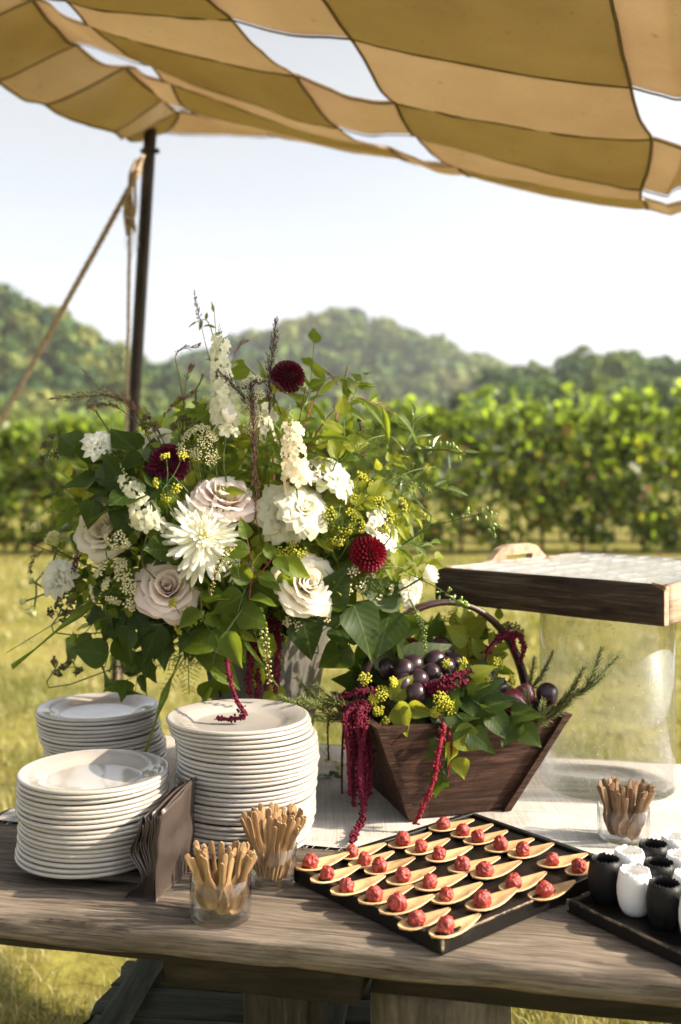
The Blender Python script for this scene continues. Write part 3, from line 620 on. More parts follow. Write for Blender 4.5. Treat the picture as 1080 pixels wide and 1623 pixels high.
# ------------------------------------------------------------------ paper napkins standing on edge
nk = NM('napkin'); co = nk.coord((1, 1, 1), rand=False); a = nk.noise(co, 14, 4); nk.base(nk.ramp(a, [(.3, (.036, .026, .021)), (.7, (.068, .050, .040))]), .42, .45); nk.bump(nk.noise(co, 60, 3), .15, .003); M_NAP = nk.m
NB, NF = V((-.300, 1.655)), V((-.262, 1.815)); ax = (NF - NB).normalized(); sd_ = V((-ax.y, ax.x)); LEN = (NF - NB).length
NN = 14
for i in range(NN):
    k = i / (NN - 1)                                # 0 = next to the glass, 1 = next to the plates
    H = .148 - .02 * k + .004 * math.sin(i * 3); nv, nu = 26, 9; amp = .003 + .013 * k ** 1.4
    lay = []
    for lay_i in (0, 1):
        g_ = []
        for a in range(nv + 1):
            v = a / nv; row = []
            for b in range(nu + 1):
                u = b / nu
                x = .0029 * i + .0014 * lay_i + amp * math.sin(v * 9.5 + .5 + i * .10) * (1 - v) ** .7 * (1.0 - .55 * u) + .005 * k * (1 - v) ** 2 - .008 * v * v * (1 - .4 * k) + .004 * mnoise.noise(V((u * 3, v * 4, i * .35))) + .0025 * math.sin(u * 5 + v * 4 + i * .4)
                p = NB + ax * (u * LEN * (1 - .03 * math.sin(i * 2.1))) + sd_ * x; z = TZ + .0015 + v * H + .010 * u * v + (.004 * math.sin(i * 1.7) * v)
                row.append(V((p.x, p.y, z)))
            g_.append(row)
        lay.append(g_)
    m = MB(); vs = [p for g_ in lay for row in g_ for p in row]; st = nu + 1; hl = (nv + 1) * st; fs = []
    for L_ in (0, 1):
        for a in range(nv):
            for b in range(nu):
                q = (L_ * hl + a * st + b, L_ * hl + a * st + b + 1, L_ * hl + (a + 1) * st + b + 1, L_ * hl + (a + 1) * st + b); fs.append(q)
    for b in range(nu): fs.append((b, b + 1, hl + b + 1, hl + b)); fs.append((nv * st + b, nv * st + b + 1, hl + nv * st + b + 1, hl + nv * st + b))
    for a in range(nv): fs.append((a * st, (a + 1) * st, hl + (a + 1) * st, hl + a * st)); fs.append((a * st + nu, (a + 1) * st + nu, hl + (a + 1) * st + nu, hl + a * st + nu))
    m.add(vs, fs)
    lab = 'brown paper napkin facing the glass of wooden spoons' if i == 0 else ('brown paper napkin pressed against the plates' if i == NN - 1 else f'brown folded paper napkin, {ordn(i)} behind the outer one')
    tag(m.build('paper_napkin', M_NAP), lab, 'napkin', 'brown napkins standing on edge')

# ------------------------------------------------------------------ wooden cutlery in glasses
M_BAMBOO = wood('bamboo', (.22, .125, .058), (.38, .235, .115), (.52, .35, .19), (30, 4, 30), .5, .12, .35); M_BAMBOO2 = wood('dark_bamboo', (.13, .075, .038), (.24, .145, .075), (.36, .235, .13), (30, 4, 30), .5, .15, .35)
def cutlery(kind, L=.148):
    ys = .66 if kind == 'spoon' else .74
    """lies along Y, handle end at +Y"""
    st = [(0, .0), (.008, .6), (.02, .9), (.035, 1), (.055, .86), (.07, .5), (.082, .30), (.10, .27), (.13, .33), (.142, .33), (.146, .22), (.148, 0)] if kind == 'spoon' else \
         [(.034, .62), (.045, .66), (.06, .58), (.075, .36), (.09, .28), (.12, .32), (.140, .34), (.1455, .24), (.148, 0)]
    W = .0134; vs = []; fs = []; nc = 7
    for s_ in (0, 1):
        for (y, w) in st:
            for c in range(nc):
                u = c / (nc - 1) * 2 - 1; x = u * w * W; dish = 0
                if kind == 'spoon' and y < .07: dish = -.0042 * max(0, 1 - u * u) * max(0, 1 - ((y - .032) / .036) ** 2)
                z = dish * (1 if s_ == 0 else .9) + (.0011 if s_ == 0 else -.0011) * (1 - .55 * abs(u) ** 3) + .004 * (y / L - .4) ** 2
                vs.append((x, y * ys, z))
    n = len(st); h = n * nc
    for s_ in (0, 1):
        for a in range(n - 1):
            for c in range(nc - 1):
                q = (s_ * h + a * nc + c, s_ * h + a * nc + c + 1, s_ * h + (a + 1) * nc + c + 1, s_ * h + (a + 1) * nc + c); fs.append(q if s_ == 0 else q[::-1])
    for a in range(n - 1): fs.append((a * nc, (a + 1) * nc, h + (a + 1) * nc, h + a * nc)); fs.append((a * nc + nc - 1, h + a * nc + nc - 1, h + (a + 1) * nc + nc - 1, (a + 1) * nc + nc - 1))
    for c in range(nc - 1): fs.append((c, h + c, h + c + 1, c + 1)); b_ = (n - 1) * nc; fs.append((b_ + c, b_ + c + 1, h + b_ + c + 1, h + b_ + c))
    m = MB().add(vs, fs)
    if kind == 'fork':
        for k in (-1, 0, 1): m.add(*box(k * .0068 - .0018, k * .0068 + .0018, 0, .036 * ys, -.001, .0012, .0005))
    return m
CUT = {(k, d): cutlery(k).mesh('wooden_' + k, M_BAMBOO2 if d else M_BAMBOO, False) for k in ('spoon', 'fork') for d in (0, 1)}
M_GLASS = clear('glass', (.985, .99, .985), power=1.3, base_gloss=-.005); M_ACRYL = clear('acrylic', (.98, .983, .977), .016, True, .9); M_CUP = clear('clear_plastic', (.97, .975, .97), .10, False, 1.2, .05)
def glass(x, y, r, h, label):
    pr = [(0, .001), (r - .006, .001), (r - .001, .003), (r, .008), (r, h - .001), (r - .001, h), (r - .0026, h - .001), (r - .0028, .011), (r - .006, .0075), (0, .0075)]
    o = ob('drinking_glass', MB().add(*lathe(pr, 48)).mesh('drinking_glass', M_GLASS), None, T(x, y, TZ + .0012)); return tag(o, label, 'glass')
def fill(x, y, r, kind, n, lean, label, group, dark, seed, spread=.5, up=.008):
    rr = random.Random(seed)
    for i in range(n):
        a = rr.uniform(0, 2 * pi); q = math.sqrt(rr.uniform(.0, 1)); bx, by = x + math.cos(a) * q * r * .55, y + math.sin(a) * q * r * .55
        d = V((math.cos(a) * q * spread + lean[0] + rr.gauss(0, .07), math.sin(a) * q * spread * .8 + lean[1] + rr.gauss(0, .07), 1)).normalized()
        # keep the shaft inside the rim
        hz = .062; k = (hz - up) / d.z; ex, ey = bx + d.x * k - x, by + d.y * k - y; e = math.hypot(ex, ey)
        if e > r * .88: bx -= ex * (1 - r * .88 / e); by -= ey * (1 - r * .88 / e)
        p = V((bx, by, TZ + .0012 + up + rr.uniform(0, .014)))
        M = aim(p, d, V((rr.gauss(0, .5), -1, rr.gauss(0, .2))))
        tag(ob('wooden_' + kind, CUT[kind, dark], None, M), label, kind, group)
glass(-.190, 1.60, .0485, .068, 'low clear glass of wooden spoons at the front edge')
fill(-.190, 1.60, .0445, 'spoon', 46, (.02, .0), 'small wooden spoon standing in the front glass', 'spoons in the front glass', 0, 1, .42)
glass(-.118, 1.735, .044, .068, 'low clear glass of wooden forks against the tall plate stack')
fill(-.118, 1.735, .040, 'fork', 54, (.12, .02), 'small wooden fork standing in the glass beside the tall plates', 'forks in the glass by the plates', 0, 2, .45)
glass(.541, 1.93, .049, .070, 'low clear glass of wooden cutlery beside the acrylic cylinder')
fill(.541, 1.93, .045, 'spoon', 46, (.03, .0), 'small wooden spoon standing in the glass near the cylinder', 'spoons in the glass by the cylinder', 1, 3, .42)

# ------------------------------------------------------------------ black tray of tasting spoons
bk = NM('black_lacquer'); co = bk.coord((1, 1, 1)); a = bk.noise(co, 30, 5, .7); bk.base(bk.ramp(a, [(.55, (.008, .007, .006)), (.75, (.026, .022, .018))]), .4, .22); bk.bump(bk.noise(bk.coord((3, 40, 40)), 3, 4), .15, .002); M_BLACK = bk.m
wr = NM('worn_edge'); a = wr.noise(wr.coord((1, 1, 1)), 70, 5, .7); wr.base(wr.ramp(a, [(.42, (.014, .012, .010)), (.60, (.22, .16, .10))]), .5, .4); M_WORN = wr.m
def tray(name, label, A, B, C, z, hgt, t=.013, fl=.007):
    """A corner, B and C its neighbours"""
    A, B, C = V((*A, z)), V((*B, z)), V((*C, z)); ex = (B - A); ey = (C - A); lx, ly = ex.length, ey.length; M = T(A) @ RZ(math.atan2(ex.y, ex.x))
    root = thing(name, label, 'tray', M)
    flip = (ex.x * ey.y - ex.y * ey.x) < 0; sy = -1 if flip else 1
    def bx(nm, x0, x1, y0, y1, z0, z1, bev=.0015, mat=M_BLACK):
        y0, y1 = sorted((y0 * sy, y1 * sy)); return ob(nm, MB().add(*box(x0, x1, y0, y1, z0, z1, bev)).mesh(nm, mat, False), root, M)
    bx('base', t, lx - t, t, ly - t, .0005, fl)
    bx('side', 0, lx, 0, t, 0, hgt); bx('side', 0, lx, ly - t, ly, 0, hgt); bx('side', 0, t, t + .0004, ly - t - .0004, 0, hgt - .0006); bx('side', lx - t, lx, t + .0004, ly - t - .0004, 0, hgt - .0006)
    for nm, q in (('edge_wear', (-.0004, t * .5, -.0005, .004, hgt * .2, hgt + .0004)), ('edge_wear', (lx * .08, lx * .62, -.0006, .0025, hgt - .003, hgt + .0005)), ('edge_wear', (-.0006, .003, ly * .1, ly * .5, hgt - .0028, hgt + .0004))): bx(nm, *q, .0006, M_WORN)
    return root, M
A_, B_, C_ = (.147, 1.469), (.490, 1.756), (-.091, 1.733)
tray('serving_tray', 'large black serving tray holding rows of tasting spoons', A_, B_, C_, TZ + .0015, .026, .013, .0195)
def tasting_spoon():
    L = .104; st = [(0, 0), (.0025, .42), (.008, .72), (.018, .93), (.030, 1), (.045, .98), (.060, .86), (.074, .66), (.086, .46), (.096, .28), (.102, .16), (.104, .0)]; W = .0212; nc = 11; vs = []; fs = []
    for s_ in (0, 1):
        for (y, w) in st:
            for c in range(nc):
                u = c / (nc - 1) * 2 - 1; x = u * w * W + .004 * (y / L) ** 2
                d = max(0, 1 - (u / .78) ** 2 * (1 / max(w, .3)) - ((y - .036) / .032) ** 2); sm_ = min(1, d * 2.2)
                lift = .012 * (y / L) ** 2 + .003 * (1 - y / L) ** 3
                top = .0062 - .0040 * sm_ + lift + .001 * abs(u) ** 2; bot = top - .0026 - .0016 * (1 - abs(u)) if s_ else 0
                vs.append((x, y, bot if s_ else top))
    n = len(st); h = n * nc
    for s_ in (0, 1):
        for a in range(n - 1):
            for c in range(nc - 1):
                q = (s_ * h + a * nc + c, s_ * h + a * nc + c + 1, s_ * h + (a + 1) * nc + c + 1, s_ * h + (a + 1) * nc + c); fs.append(q if not s_ else q[::-1])
    for a in range(n - 1): fs.append((a * nc, (a + 1) * nc, h + (a + 1) * nc, h + a * nc)); fs.append((a * nc + nc - 1, h + a * nc + nc - 1, h + (a + 1) * nc + nc - 1, (a + 1) * nc + nc - 1))
    return MB().add(vs, fs)
TSP = tasting_spoon().mesh('tasting_spoon', wood('light_bamboo', (.46, .27, .12), (.60, .39, .20), (.70, .49, .28), (26, 3, 26), .42, .08, .4))
mt = NM('raw_beef'); co = mt.coord((1, 1, 1)); a = mt.noise(co, 120, 5, .65); b = mt.noise(co, 300, 3, .6)
c = mt.ramp(a, [(.3, (.15, .013, .010)), (.52, (.30, .035, .025)), (.72, (.46, .14, .10))]); mt.base(mt.mix(1, c, mt.ramp(b, [(.62, (1, 1, 1)), (.75, (1.5, 1.6, 1.5))]), 'MULTIPLY'), .42, .4); mt.bump(a, .9, .003)
mt.b.inputs['Subsurface Weight'].default_value = .25; mt.b.inputs['Subsurface Radius'].default_value = (.006, .002, .001); mt.b.inputs['Subsurface Scale'].default_value = .5; M_BEEF = mt.m
BALL = []
for k in range(7):
    vv, ff = ico(4); o_ = k * 13.7
    q = []
    for v in vv:
        d = 1 + .20 * mnoise.noise(v * 1.5 + V((o_, 0, 0))) + .17 * mnoise.noise(v * 3.6 + V((0, o_, 0))) + .09 * mnoise.noise(v * 8 + V((0, 0, o_)))
        q.append(V((v.x * d, v.y * d, max(-.72, v.z * d * 1.02))) * .0123)
    BALL.append(MB().add(q, ff).mesh('beef_ball', M_BEEF))
ROWS = [[(493, 1361), (519, 1379), (550, 1398), (594, 1412), (630, 1427), (661, 1449), (707, 1462)], [(558, 1344), (578, 1356), (602, 1367), (639, 1382), (681, 1392), (708, 1411), (765, 1421)],
        [(639, 1326), (667, 1336), (696, 1348), (733, 1365), (769, 1374), (815, 1393), (863, 1405)], [(703, 1301), (734, 1311), (758, 1321), (794, 1333), (829, 1342), (876, 1357), (918, 1368)]]
RN = ['row nearest the table edge', 'second row', 'third row', 'row beside the wooden trug']
for ri, row in enumerate(ROWS):
    for k, (px, py) in enumerate(row):
        p = PZ(px, py, .7905); an = R(33 - 2.2 * ri + random.uniform(-6, 6)); d = V((math.cos(an), math.sin(an), 0)); sc = random.uniform(.90, 1.0)
        b0 = p - d * (.029 + random.uniform(-.003, .004)); z0 = TZ + .0205
        ob1 = ob('tasting_spoon', TSP, None, aim(V((b0.x, b0.y, z0)), d, V((0, 0, 1)), sc)); pos = 'first from the plates' if k == 0 else ('last from the plates' if k == 6 else ordn(k) + ' from the plates')
        tag(ob1, f'pale wooden tasting spoon, {pos}, {RN[ri]}', 'spoon', 'tasting spoons on the black tray')
        bs = random.uniform(.92, 1.12)
        tag(ob('beef_ball', BALL[(ri * 3 + k) % 7], None, T(p.x, p.y, TZ + .0235 + .0112 * bs) @ RZ(random.uniform(0, 6)) @ RX(random.uniform(-.2, .2)) @ SC(bs, bs * random.uniform(.92, 1.08), bs * random.uniform(.95, 1.12))), f'raw red beef ball on the spoon {pos}, {RN[ri]}', 'beef ball', 'beef balls on the tasting spoons')

# ------------------------------------------------------------------ small black tray of eggshell cups
ea, eb = V((.56, -.83)).normalized(), V((.83, .56)).normalized(); K0 = V((.362, 1.618))
k1 = K0 + ea * .36; k2 = K0 + eb * .34
tray('cup_tray', 'small black tray crowded with eggshell cups at the table corner', tuple(K0), tuple(k1), tuple(k2), TZ + .0015, .021, .011)
def eggcup(seed, mat):
    rr = random.Random(seed); jag = [rr.uniform(-1, 1) for _ in range(40)]
    pr = [(0, 0), (.013, 0), (.019, .003), (.0245, .014), (.0275, .030), (.0278, .044), (.0255, .060), (.0228, .070), (.0212, .070), (.0240, .059), (.0262, .044), (.0259, .031), (.022, .015), (.012, .006), (0, .005)]
    def fn(r, z, a, j):
        if j in (7, 8): z += .0015 * (1 if int(a / (2 * pi) * 40) % 2 else -1) * (.6 + .6 * abs(jag[int(a / (2 * pi) * 40) % 40])) + .001 * jag[int(a * 3) % 40]
        return r, z
    return MB().add(*lathe(pr, 40, fn)).mesh('eggshell_cup', mat)
M_WHC = plain('white_ceramic', (.80, .78, .75), .45, .4, 30, .04); M_BLC = plain('black_ceramic', (.009, .0085, .0085), .5, .22, 40, .25)
CW = [eggcup(i, M_WHC) for i in range(3)]; CB = [eggcup(i + 9, M_BLC) for i in range(3)]
rownm = ['row nearest the tasting spoons', 'second row from the tasting spoons', 'third row from the tasting spoons', 'row farthest from the tasting spoons']
for j in range(4):
    for i in range(5):
        c = V((.431, 1.642)) + ea * (.059 * i) + eb * (.059 * j); pxx = 540 + (c.x - .028) * F / c.y
        if pxx > 1210: continue
        wh = (i + j) % 2; M = T(c.x + random.uniform(-.0008, .0008), c.y + random.uniform(-.0008, .0008), TZ + .0092) @ RZ(random.uniform(0, 6))
        tag(ob('eggshell_cup', (CW if wh else CB)[(i + 2 * j) % 3], None, M), f"{'white' if wh else 'black'} eggshell cup with broken rim, {ordn(i)} in the {rownm[j]}", 'cup', 'eggshell cups on the small black tray')

# ------------------------------------------------------------------ acrylic cylinder carrying a wooden tray of clear cups
CX, CYY, CR, CH = .603, 2.285, .149, .392
pr = [(0, .0), (CR - .001, .0), (CR, .002), (CR, CH), (CR - .006, CH), (CR - .006, .010), (0, .010)]
cyl = ob('acrylic_cylinder', MB().add(*lathe(pr, 96)).mesh('acrylic_cylinder', M_ACRYL), None, T(CX, CYY, CZ)); tag(cyl, 'dusty clear acrylic cylinder standing behind the wooden trug', 'cylinder')
M_OLD = wood('old_tray_wood', (.014, .010, .007), (.045, .031, .022), (.13, .095, .066), (2, 30, 30), .7, .9, .2, 2.0, 2.5); M_CUTW = wood('cut_wood', (.22, .15, .10), (.36, .26, .18), (.48, .37, .27), (2, 20, 20), .8, .4)
A = V((.225, 2.40)); Bv = V((.640, 2.00)); ex = (Bv - A).normalized(); LX = (Bv - A).length; LY = .65; ang = math.atan2(ex.y, ex.x); ZT = CZ + CH + .001; HT = .083
Mt = T(A.x, A.y, ZT) @ RZ(ang); ct = thing('wooden_tray', 'thick old wooden tray raised on the acrylic cylinder', 'tray', Mt)
def tb(nm, x0, x1, y0, y1, z0, z1, seed, mat=M_OLD, rot=False):
    if not rot: ob(nm, MB().add(*beam(x1 - x0, y1 - y0, z1 - z0, seed, 22, .002, .001)).mesh(nm, mat), ct, Mt @ T(x0, y0, z1))
    else: ob(nm, MB().add(*beam(y1 - y0, x1 - x0, z1 - z0, seed, 22, .002, .001)).mesh(nm, mat), ct, Mt @ T(x1, y0, z1) @ RZ(pi / 2))
tb('board', 0, LX, 0, .020, 0, HT, 101); tb('board', 0, LX, LY - .02, LY, 0, HT, 102)
tb('board', LX - .021, LX - .0005, .0205, LY - .0205, .0, HT - .001, 103, M_CUTW, True); tb('board', .0005, .021, .0205, LY - .0205, 0, HT - .001, 104, M_CUTW, True)
for k in range(5): tb('floor_slat', .0215, LX - .0215, .022 + k * .1215, .022 + k * .1215 + .119, .004, .016, 105 + k, M_CUTW)
ob('end_grain', MB().add(*box(LX - .0005, LX + .0015, .001, .0205, .002, HT - .003, .0004)).mesh('end_grain', M_CUTW, False), ct, Mt)
for s in (0, 1):                # the raised carrying handles on both short sides
    prof = [(-.15, 0), (-.12, .010), (-.085, .036), (-.05, .044), (.05, .044), (.085, .036), (.12, .010), (.15, 0)]; hole = [(-.062, .004), (-.055, .016), (.055, .016), (.062, .004)]
    m = MB(); x0 = .0008 if s == 0 else LX - .0205; yc = .325
    outer = prof; n_ = 14; ys = np.linspace(-.15, .15, 31); topz = np.interp(ys, [a for a, b in prof], [b for a, b in prof]); 
    for a in range(30):
        y0_, y1_ = ys[a], ys[a + 1]; inh = abs((y0_ + y1_) / 2) < .062
        for (zl0, zl1, zh0, zh1) in ([(0, 0, .004, .004), (.018, .018, topz[a], topz[a + 1])] if inh else [(0, 0, topz[a], topz[a + 1])]):
            vs = [(x0 + dx, yc + y, HT - .004 + z) for dx in (0, .019) for (y, z) in ((y0_, zl0), (y1_, zl1), (y1_, max(zh1, zl1 + .0005)), (y0_, max(zh0, zl0 + .0005)))]
            m.add(vs, [(0, 1, 2, 3), (7, 6, 5, 4), (0, 4, 5, 1), (3, 2, 6, 7), (0, 3, 7, 4), (1, 5, 6, 2)])
    ob('handle', m.mesh('handle', M_CUTW, False), ct, Mt)
def sqcup():
    m = MB(); b, t_, h, w = .021, .0285, .062, .0009
    ring = lambda r, z: [(-r, -r, z), (r, -r, z), (r, r, z), (-r, r, z)]
    vs = ring(b, 0) + ring(t_, h) + ring(t_ - .0016, h) + ring(b - w, .0015); fs = [(3, 2, 1, 0)]
    for a in range(3):
        for k in range(4): fs.append((a * 4 + k, a * 4 + (k + 1) % 4, a * 4 + 4 + (k + 1) % 4, a * 4 + 4 + k))
    fs.append((12, 13, 14, 15)); return m.add(vs, fs).mesh('clear_cup', M_CUP, False)
SQ = sqcup()
for i in range(8):
    for j in range(9):
        x = .055 + i * .0665; y = .056 + j * .0672
        tag(ob('clear_cup', SQ, None, Mt @ T(x + random.uniform(-.003, .003), y + random.uniform(-.003, .003), .024 + random.uniform(0, .001)) @ RZ(random.uniform(-.12, .12))), f'small clear square cup, {ordn(i)} from the handle end, {ordn(j)} row of the raised tray', 'cup', 'clear cups in the raised wooden tray')
for k, (px, py) in enumerate(((868, 883), (1052, 880), (1046, 924))):
    q = PZ(px, py, ZT + HT + .004); q.z = ZT + HT - .0065
    m = MB()
    for s in range(3): m.add(*box(-.018 + s * .004, .012 + s * .003, -.004 + s * .002, .004 + s * .002, s * .003, .0025 + s * .003, .0006), M=RZ(.5 * s + k) @ RY(-.25))
    tag(ob('wooden_chip', m.mesh('wooden_chip', M_BAMBOO2, False), None, T(q)), ['wooden spoon tip poking up from the middle cups', 'wooden spoon tip poking up from the back cups', 'wooden spoon tip beside the near corner of the raised tray'][k], 'chip')
# ------------------------------------------------------------------ leaves, petals, berries
def leaf_mesh(name, prof, mat, fold=.25, droop=.25, wav=.03, nacross=5, seed=0, n=None):
    """blade of length 1 along Y; prof = (place along the blade, half width)"""
    vs = []; fs = []; ph = seed * 1.7; m = nacross; ys = [p for p, w in prof]
    for (y, w) in prof:
        for c in range(m):
            u = c / (m - 1) * 2 - 1; x = u * w
            z = abs(x) * fold - droop * y * y + wav * math.sin(y * 11 + ph + u * 1.5) * abs(u) + .02 * math.sin(y * 5 + ph) + (.55 if seed % 2 else -.45) * x * (y - .3) * min(1, seed)
            vs.append((x + .03 * math.sin(y * 3 + ph) * y, y, z))
    for a in range(len(prof) - 1):
        for c in range(m - 1): fs.append((a * m + c, a * m + c + 1, (a + 1) * m + c + 1, (a + 1) * m + c))
    return MB().add(vs, fs).mesh(name, mat)
OVATE = [(0, .015), (.06, .14), (.16, .26), (.3, .325), (.45, .31), (.6, .245), (.76, .15), (.9, .06), (1, .004)]
HEART = [(0, .02), (.03, .2), (.1, .34), (.24, .43), (.4, .40), (.56, .31), (.72, .2), (.88, .08), (1, .004)]
IVY = [(0, .02), (.04, .26), (.12, .40), (.2, .37), (.3, .40), (.36, .44), (.45, .30), (.6, .2), (.8, .1), (1, .004)]
LANCE = [(0, .01), (.1, .06), (.25, .115), (.45, .13), (.65, .10), (.85, .045), (1, .003)]
BLADE = [(0, .016), (.2, .022), (.4, .024), (.6, .022), (.8, .014), (1, .001)]
M_IVY = leafm('ivy_green', (.012, .026, .005), (.036, .062, .010), .34, (.16, .25, .015), .5, .2)
M_MID = leafm('mid_green', (.030, .060, .007), (.085, .125, .015), .48, (.36, .45, .03), .5, .2)
M_LIME = leafm('lime_green', (.09, .13, .014), (.20, .22, .025), .5, (.55, .58, .045), .5, .22)
M_GLOSS = leafm('glossy_green', (.05, .085, .02), (.09, .13, .03), .28, (.24, .32, .04), .22, .8)
M_GREYG = leafm('grey_green', (.06, .085, .035), (.10, .125, .05), .25, None, .5, .4)
LEAF = {}
for k, (pf, mt_, fo, dr) in dict(ivy=(IVY, M_IVY, .12, .22), heart=(HEART, M_IVY, .18, .3), ovate=(OVATE, M_MID, .3, .3), lime=(OVATE, M_LIME, .3, .35), limeheart=(HEART, M_LIME, .25, .35),
                                gloss=(LANCE, M_GLOSS, .5, .2), lance=(LANCE, M_MID, .4, .3), blade=(BLADE, M_MID, .6, .35), heartmid=(HEART, M_MID, .2, .3), grey=(OVATE, M_GREYG, .3, .25)).items():
    LEAF[k] = [leaf_mesh('leaf', pf, mt_, fo * f, dr * d, .03, 5, i) for i, (f, d) in enumerate(((1, 1), (.7, .4), (1.3, 1.6), (.4, -.3), (1.6, .8), (.9, 2.2), (2.0, 1.2)))]
M_STEM = plain('stem_green', (.075, .11, .03), .5, .3, 30, .3); M_STEMR = plain('stem_red', (.18, .035, .05), .5, .3, 30, .3); M_STEMB = plain('stem_brown', (.09, .05, .03), .6, .3, 30, .3)

VC = V((-.172, 2.335, 0)); MOUTH = 1.085
def D(px, py, back=0):          # depth of the flower mass under a pixel
    q = max(0, 1 - ((px - 385) / 370) ** 2 - ((py - 800) / 350) ** 2); return 2.34 - .30 * math.sqrt(q) + back
def Nrm(px, py):
    q = math.sqrt(max(0, 1 - ((px - 385) / 370) ** 2 - ((py - 800) / 350) ** 2)); return V(((px - 385) / 370, -.85 * q - .35, -(py - 800) / 350 + .25)).normalized()
def stem_path(head, nrm, rs):
    j = V((rs.uniform(-.035, .035), rs.uniform(-.035, .035), 0)); s0 = V((VC.x, VC.y, .92)) + j; to = V((head.x - VC.x, head.y - VC.y, 0)); to = to.normalized() if to.length > 1e-3 else V((0, -1, 0))
    s1 = V((VC.x, VC.y, MOUTH + .02)) + j + to * .055
    s2 = head - V(nrm) * min(.10, (head - s1).length * .35)
    return spline([s0, s1, s2, head], 12)
RS = random.Random(99)
def leaf(parent, kind, pos, d, up, size, label=None):
    return ob('leaf', RS.choice(LEAF[kind]), parent, aim(pos, d, up, size))
def leafy(name, label, cat, path, kind, n, size, group=None, t0=.35, mstem=None, rad=.0022, spread=.9, upv=None, single=False, jit=.25):
    path = [V(p) for p in path]; ps = spline(path, 16); root = thing(name, label, cat, ps[0], group)
    MB().add(*tube(ps, [rad * (1.25 - .8 * i / 15) for i in range(16)], 5)).build('stem', mstem or M_STEM, root)
    for i in range(n):
        t = t0 + (1 - t0) * (i / max(1, n - 1)); k = min(14, int(t * 15)); p = ps[k].lerp(ps[k + 1], t * 15 - k); tan = (ps[k + 1] - ps[k]).normalized()
        sidev = tan.cross(V((0, -1, .5))).normalized() * (1 if i % 2 else -1)
        d = (tan * .55 + sidev * spread + V((RS.gauss(0, jit), RS.gauss(0, jit) - .15, RS.gauss(0, jit)))) if i < n - 1 else tan + V((RS.gauss(0, .1),) * 3)
        up = (upv or V((.15, -.75, .65))) + V((RS.gauss(0, .35), RS.gauss(0, .25), RS.gauss(0, .35)))
        leaf(root, kind, p, d, up, size * RS.uniform(.7, 1.2) * (1 - .25 * max(0, t - .6)))
    return root

# ------------------------------------------------------------------ blossoms
def petal(Rr, h, ha, lip, ruff, seed, mat, nu=8, nv=7):
    rs = random.Random(seed); vs = []; fs = []; p1, p2, p3 = rs.uniform(0, 6), rs.uniform(0, 6), rs.uniform(-.12, .12)
    for a in range(nv + 1):
        v = a / nv; e = max(0, v - .45) / .55; rad = Rr * (.22 + .78 * min(1, v * 1.7) ** .7) + lip * e ** 1.8
        z = h * (v ** .85) - lip * .55 * e ** 3; an = ha * min(1, .3 + 1.25 * v) * math.sqrt(max(.0, 1 - (max(0, v - .5) / .5) ** 2.6 * .55))
        for b in range(nu + 1):
            u = b / nu * 2 - 1; t = u * an + p3 * v
            rr = rad * (1 + .05 * math.sin(u * 2.5 + p1)) + ruff * math.sin(u * 6.5 + p2) * v ** 2.2 - .04 * Rr * u * u * v; zz = z - h * .14 * u * u * v + ruff * .8 * math.sin(u * 8 + p1) * v ** 3 + .03 * h * math.cos(u * 2 + p2)
            vs.append((rr * math.cos(t), rr * math.sin(t), zz))
    for a in range(nv):
        for b in range(nu): i = a * (nu + 1) + b; fs.append((i, i + 1, i + nu + 2, i + nu + 1))
    return MB().add(vs, fs).mesh('petal', mat)
RINGS = {'rose': [(.13, .78, 1.9, .02, .0, 2), (.22, .84, 1.5, .05, .0, 3), (.34, .86, 1.2, .10, .008, 4), (.48, .82, 1.0, .17, .014, 5), (.62, .74, .92, .25, .02, 5), (.74, .60, .85, .33, .03, 6), (.80, .42, .85, .36, .03, 5)],
         'lisi': [(.12, .55, 1.6, .06, .03, 3), (.26, .62, 1.2, .16, .06, 4), (.42, .62, 1.05, .28, .09, 5), (.56, .54, 1.0, .40, .11, 6), (.66, .40, 1.0, .46, .12, 6)],
         'carn': [(.10, .62, 1.5, .05, .05, 4), (.2, .66, 1.2, .12, .08, 5), (.34, .66, 1.0, .2, .11, 7), (.48, .6, .9, .3, .12, 8), (.60, .48, .85, .38, .13, 8)],
         'bud': [(.22, 1.1, 1.7, .02, .0, 2), (.34, 1.15, 1.3, .04, .01, 3), (.46, 1.1, 1.1, .08, .02, 4), (.52, .95, 1.0, .14, .03, 4)]}
M_PINK = petalm('blush_petal', (.91, .68, .60), (.96, .90, .865), .5, .55, 0, .7); M_CREAM = petalm('cream_petal', (.86, .76, .54), (.94, .90, .82), .52, .55, 0, .7)
M_WHITE = petalm('white_petal', (.78, .76, .55), (.92, .91, .84), .52, .55, 0, .6); M_YBUD = petalm('bud_petal', (.45, .50, .16), (.74, .72, .40), .3, .5, 0, 1.0)
PSET = {}
def pset(style, mat):
    if (style, mat.name) not in PSET: PSET[style, mat.name] = [[petal(*rg[:5], 31 * i + 7 * k + hash(style) % 5 * 0, mat) for k in range(2)] for i, rg in enumerate(RINGS[style])]
    return PSET[style, mat.name]
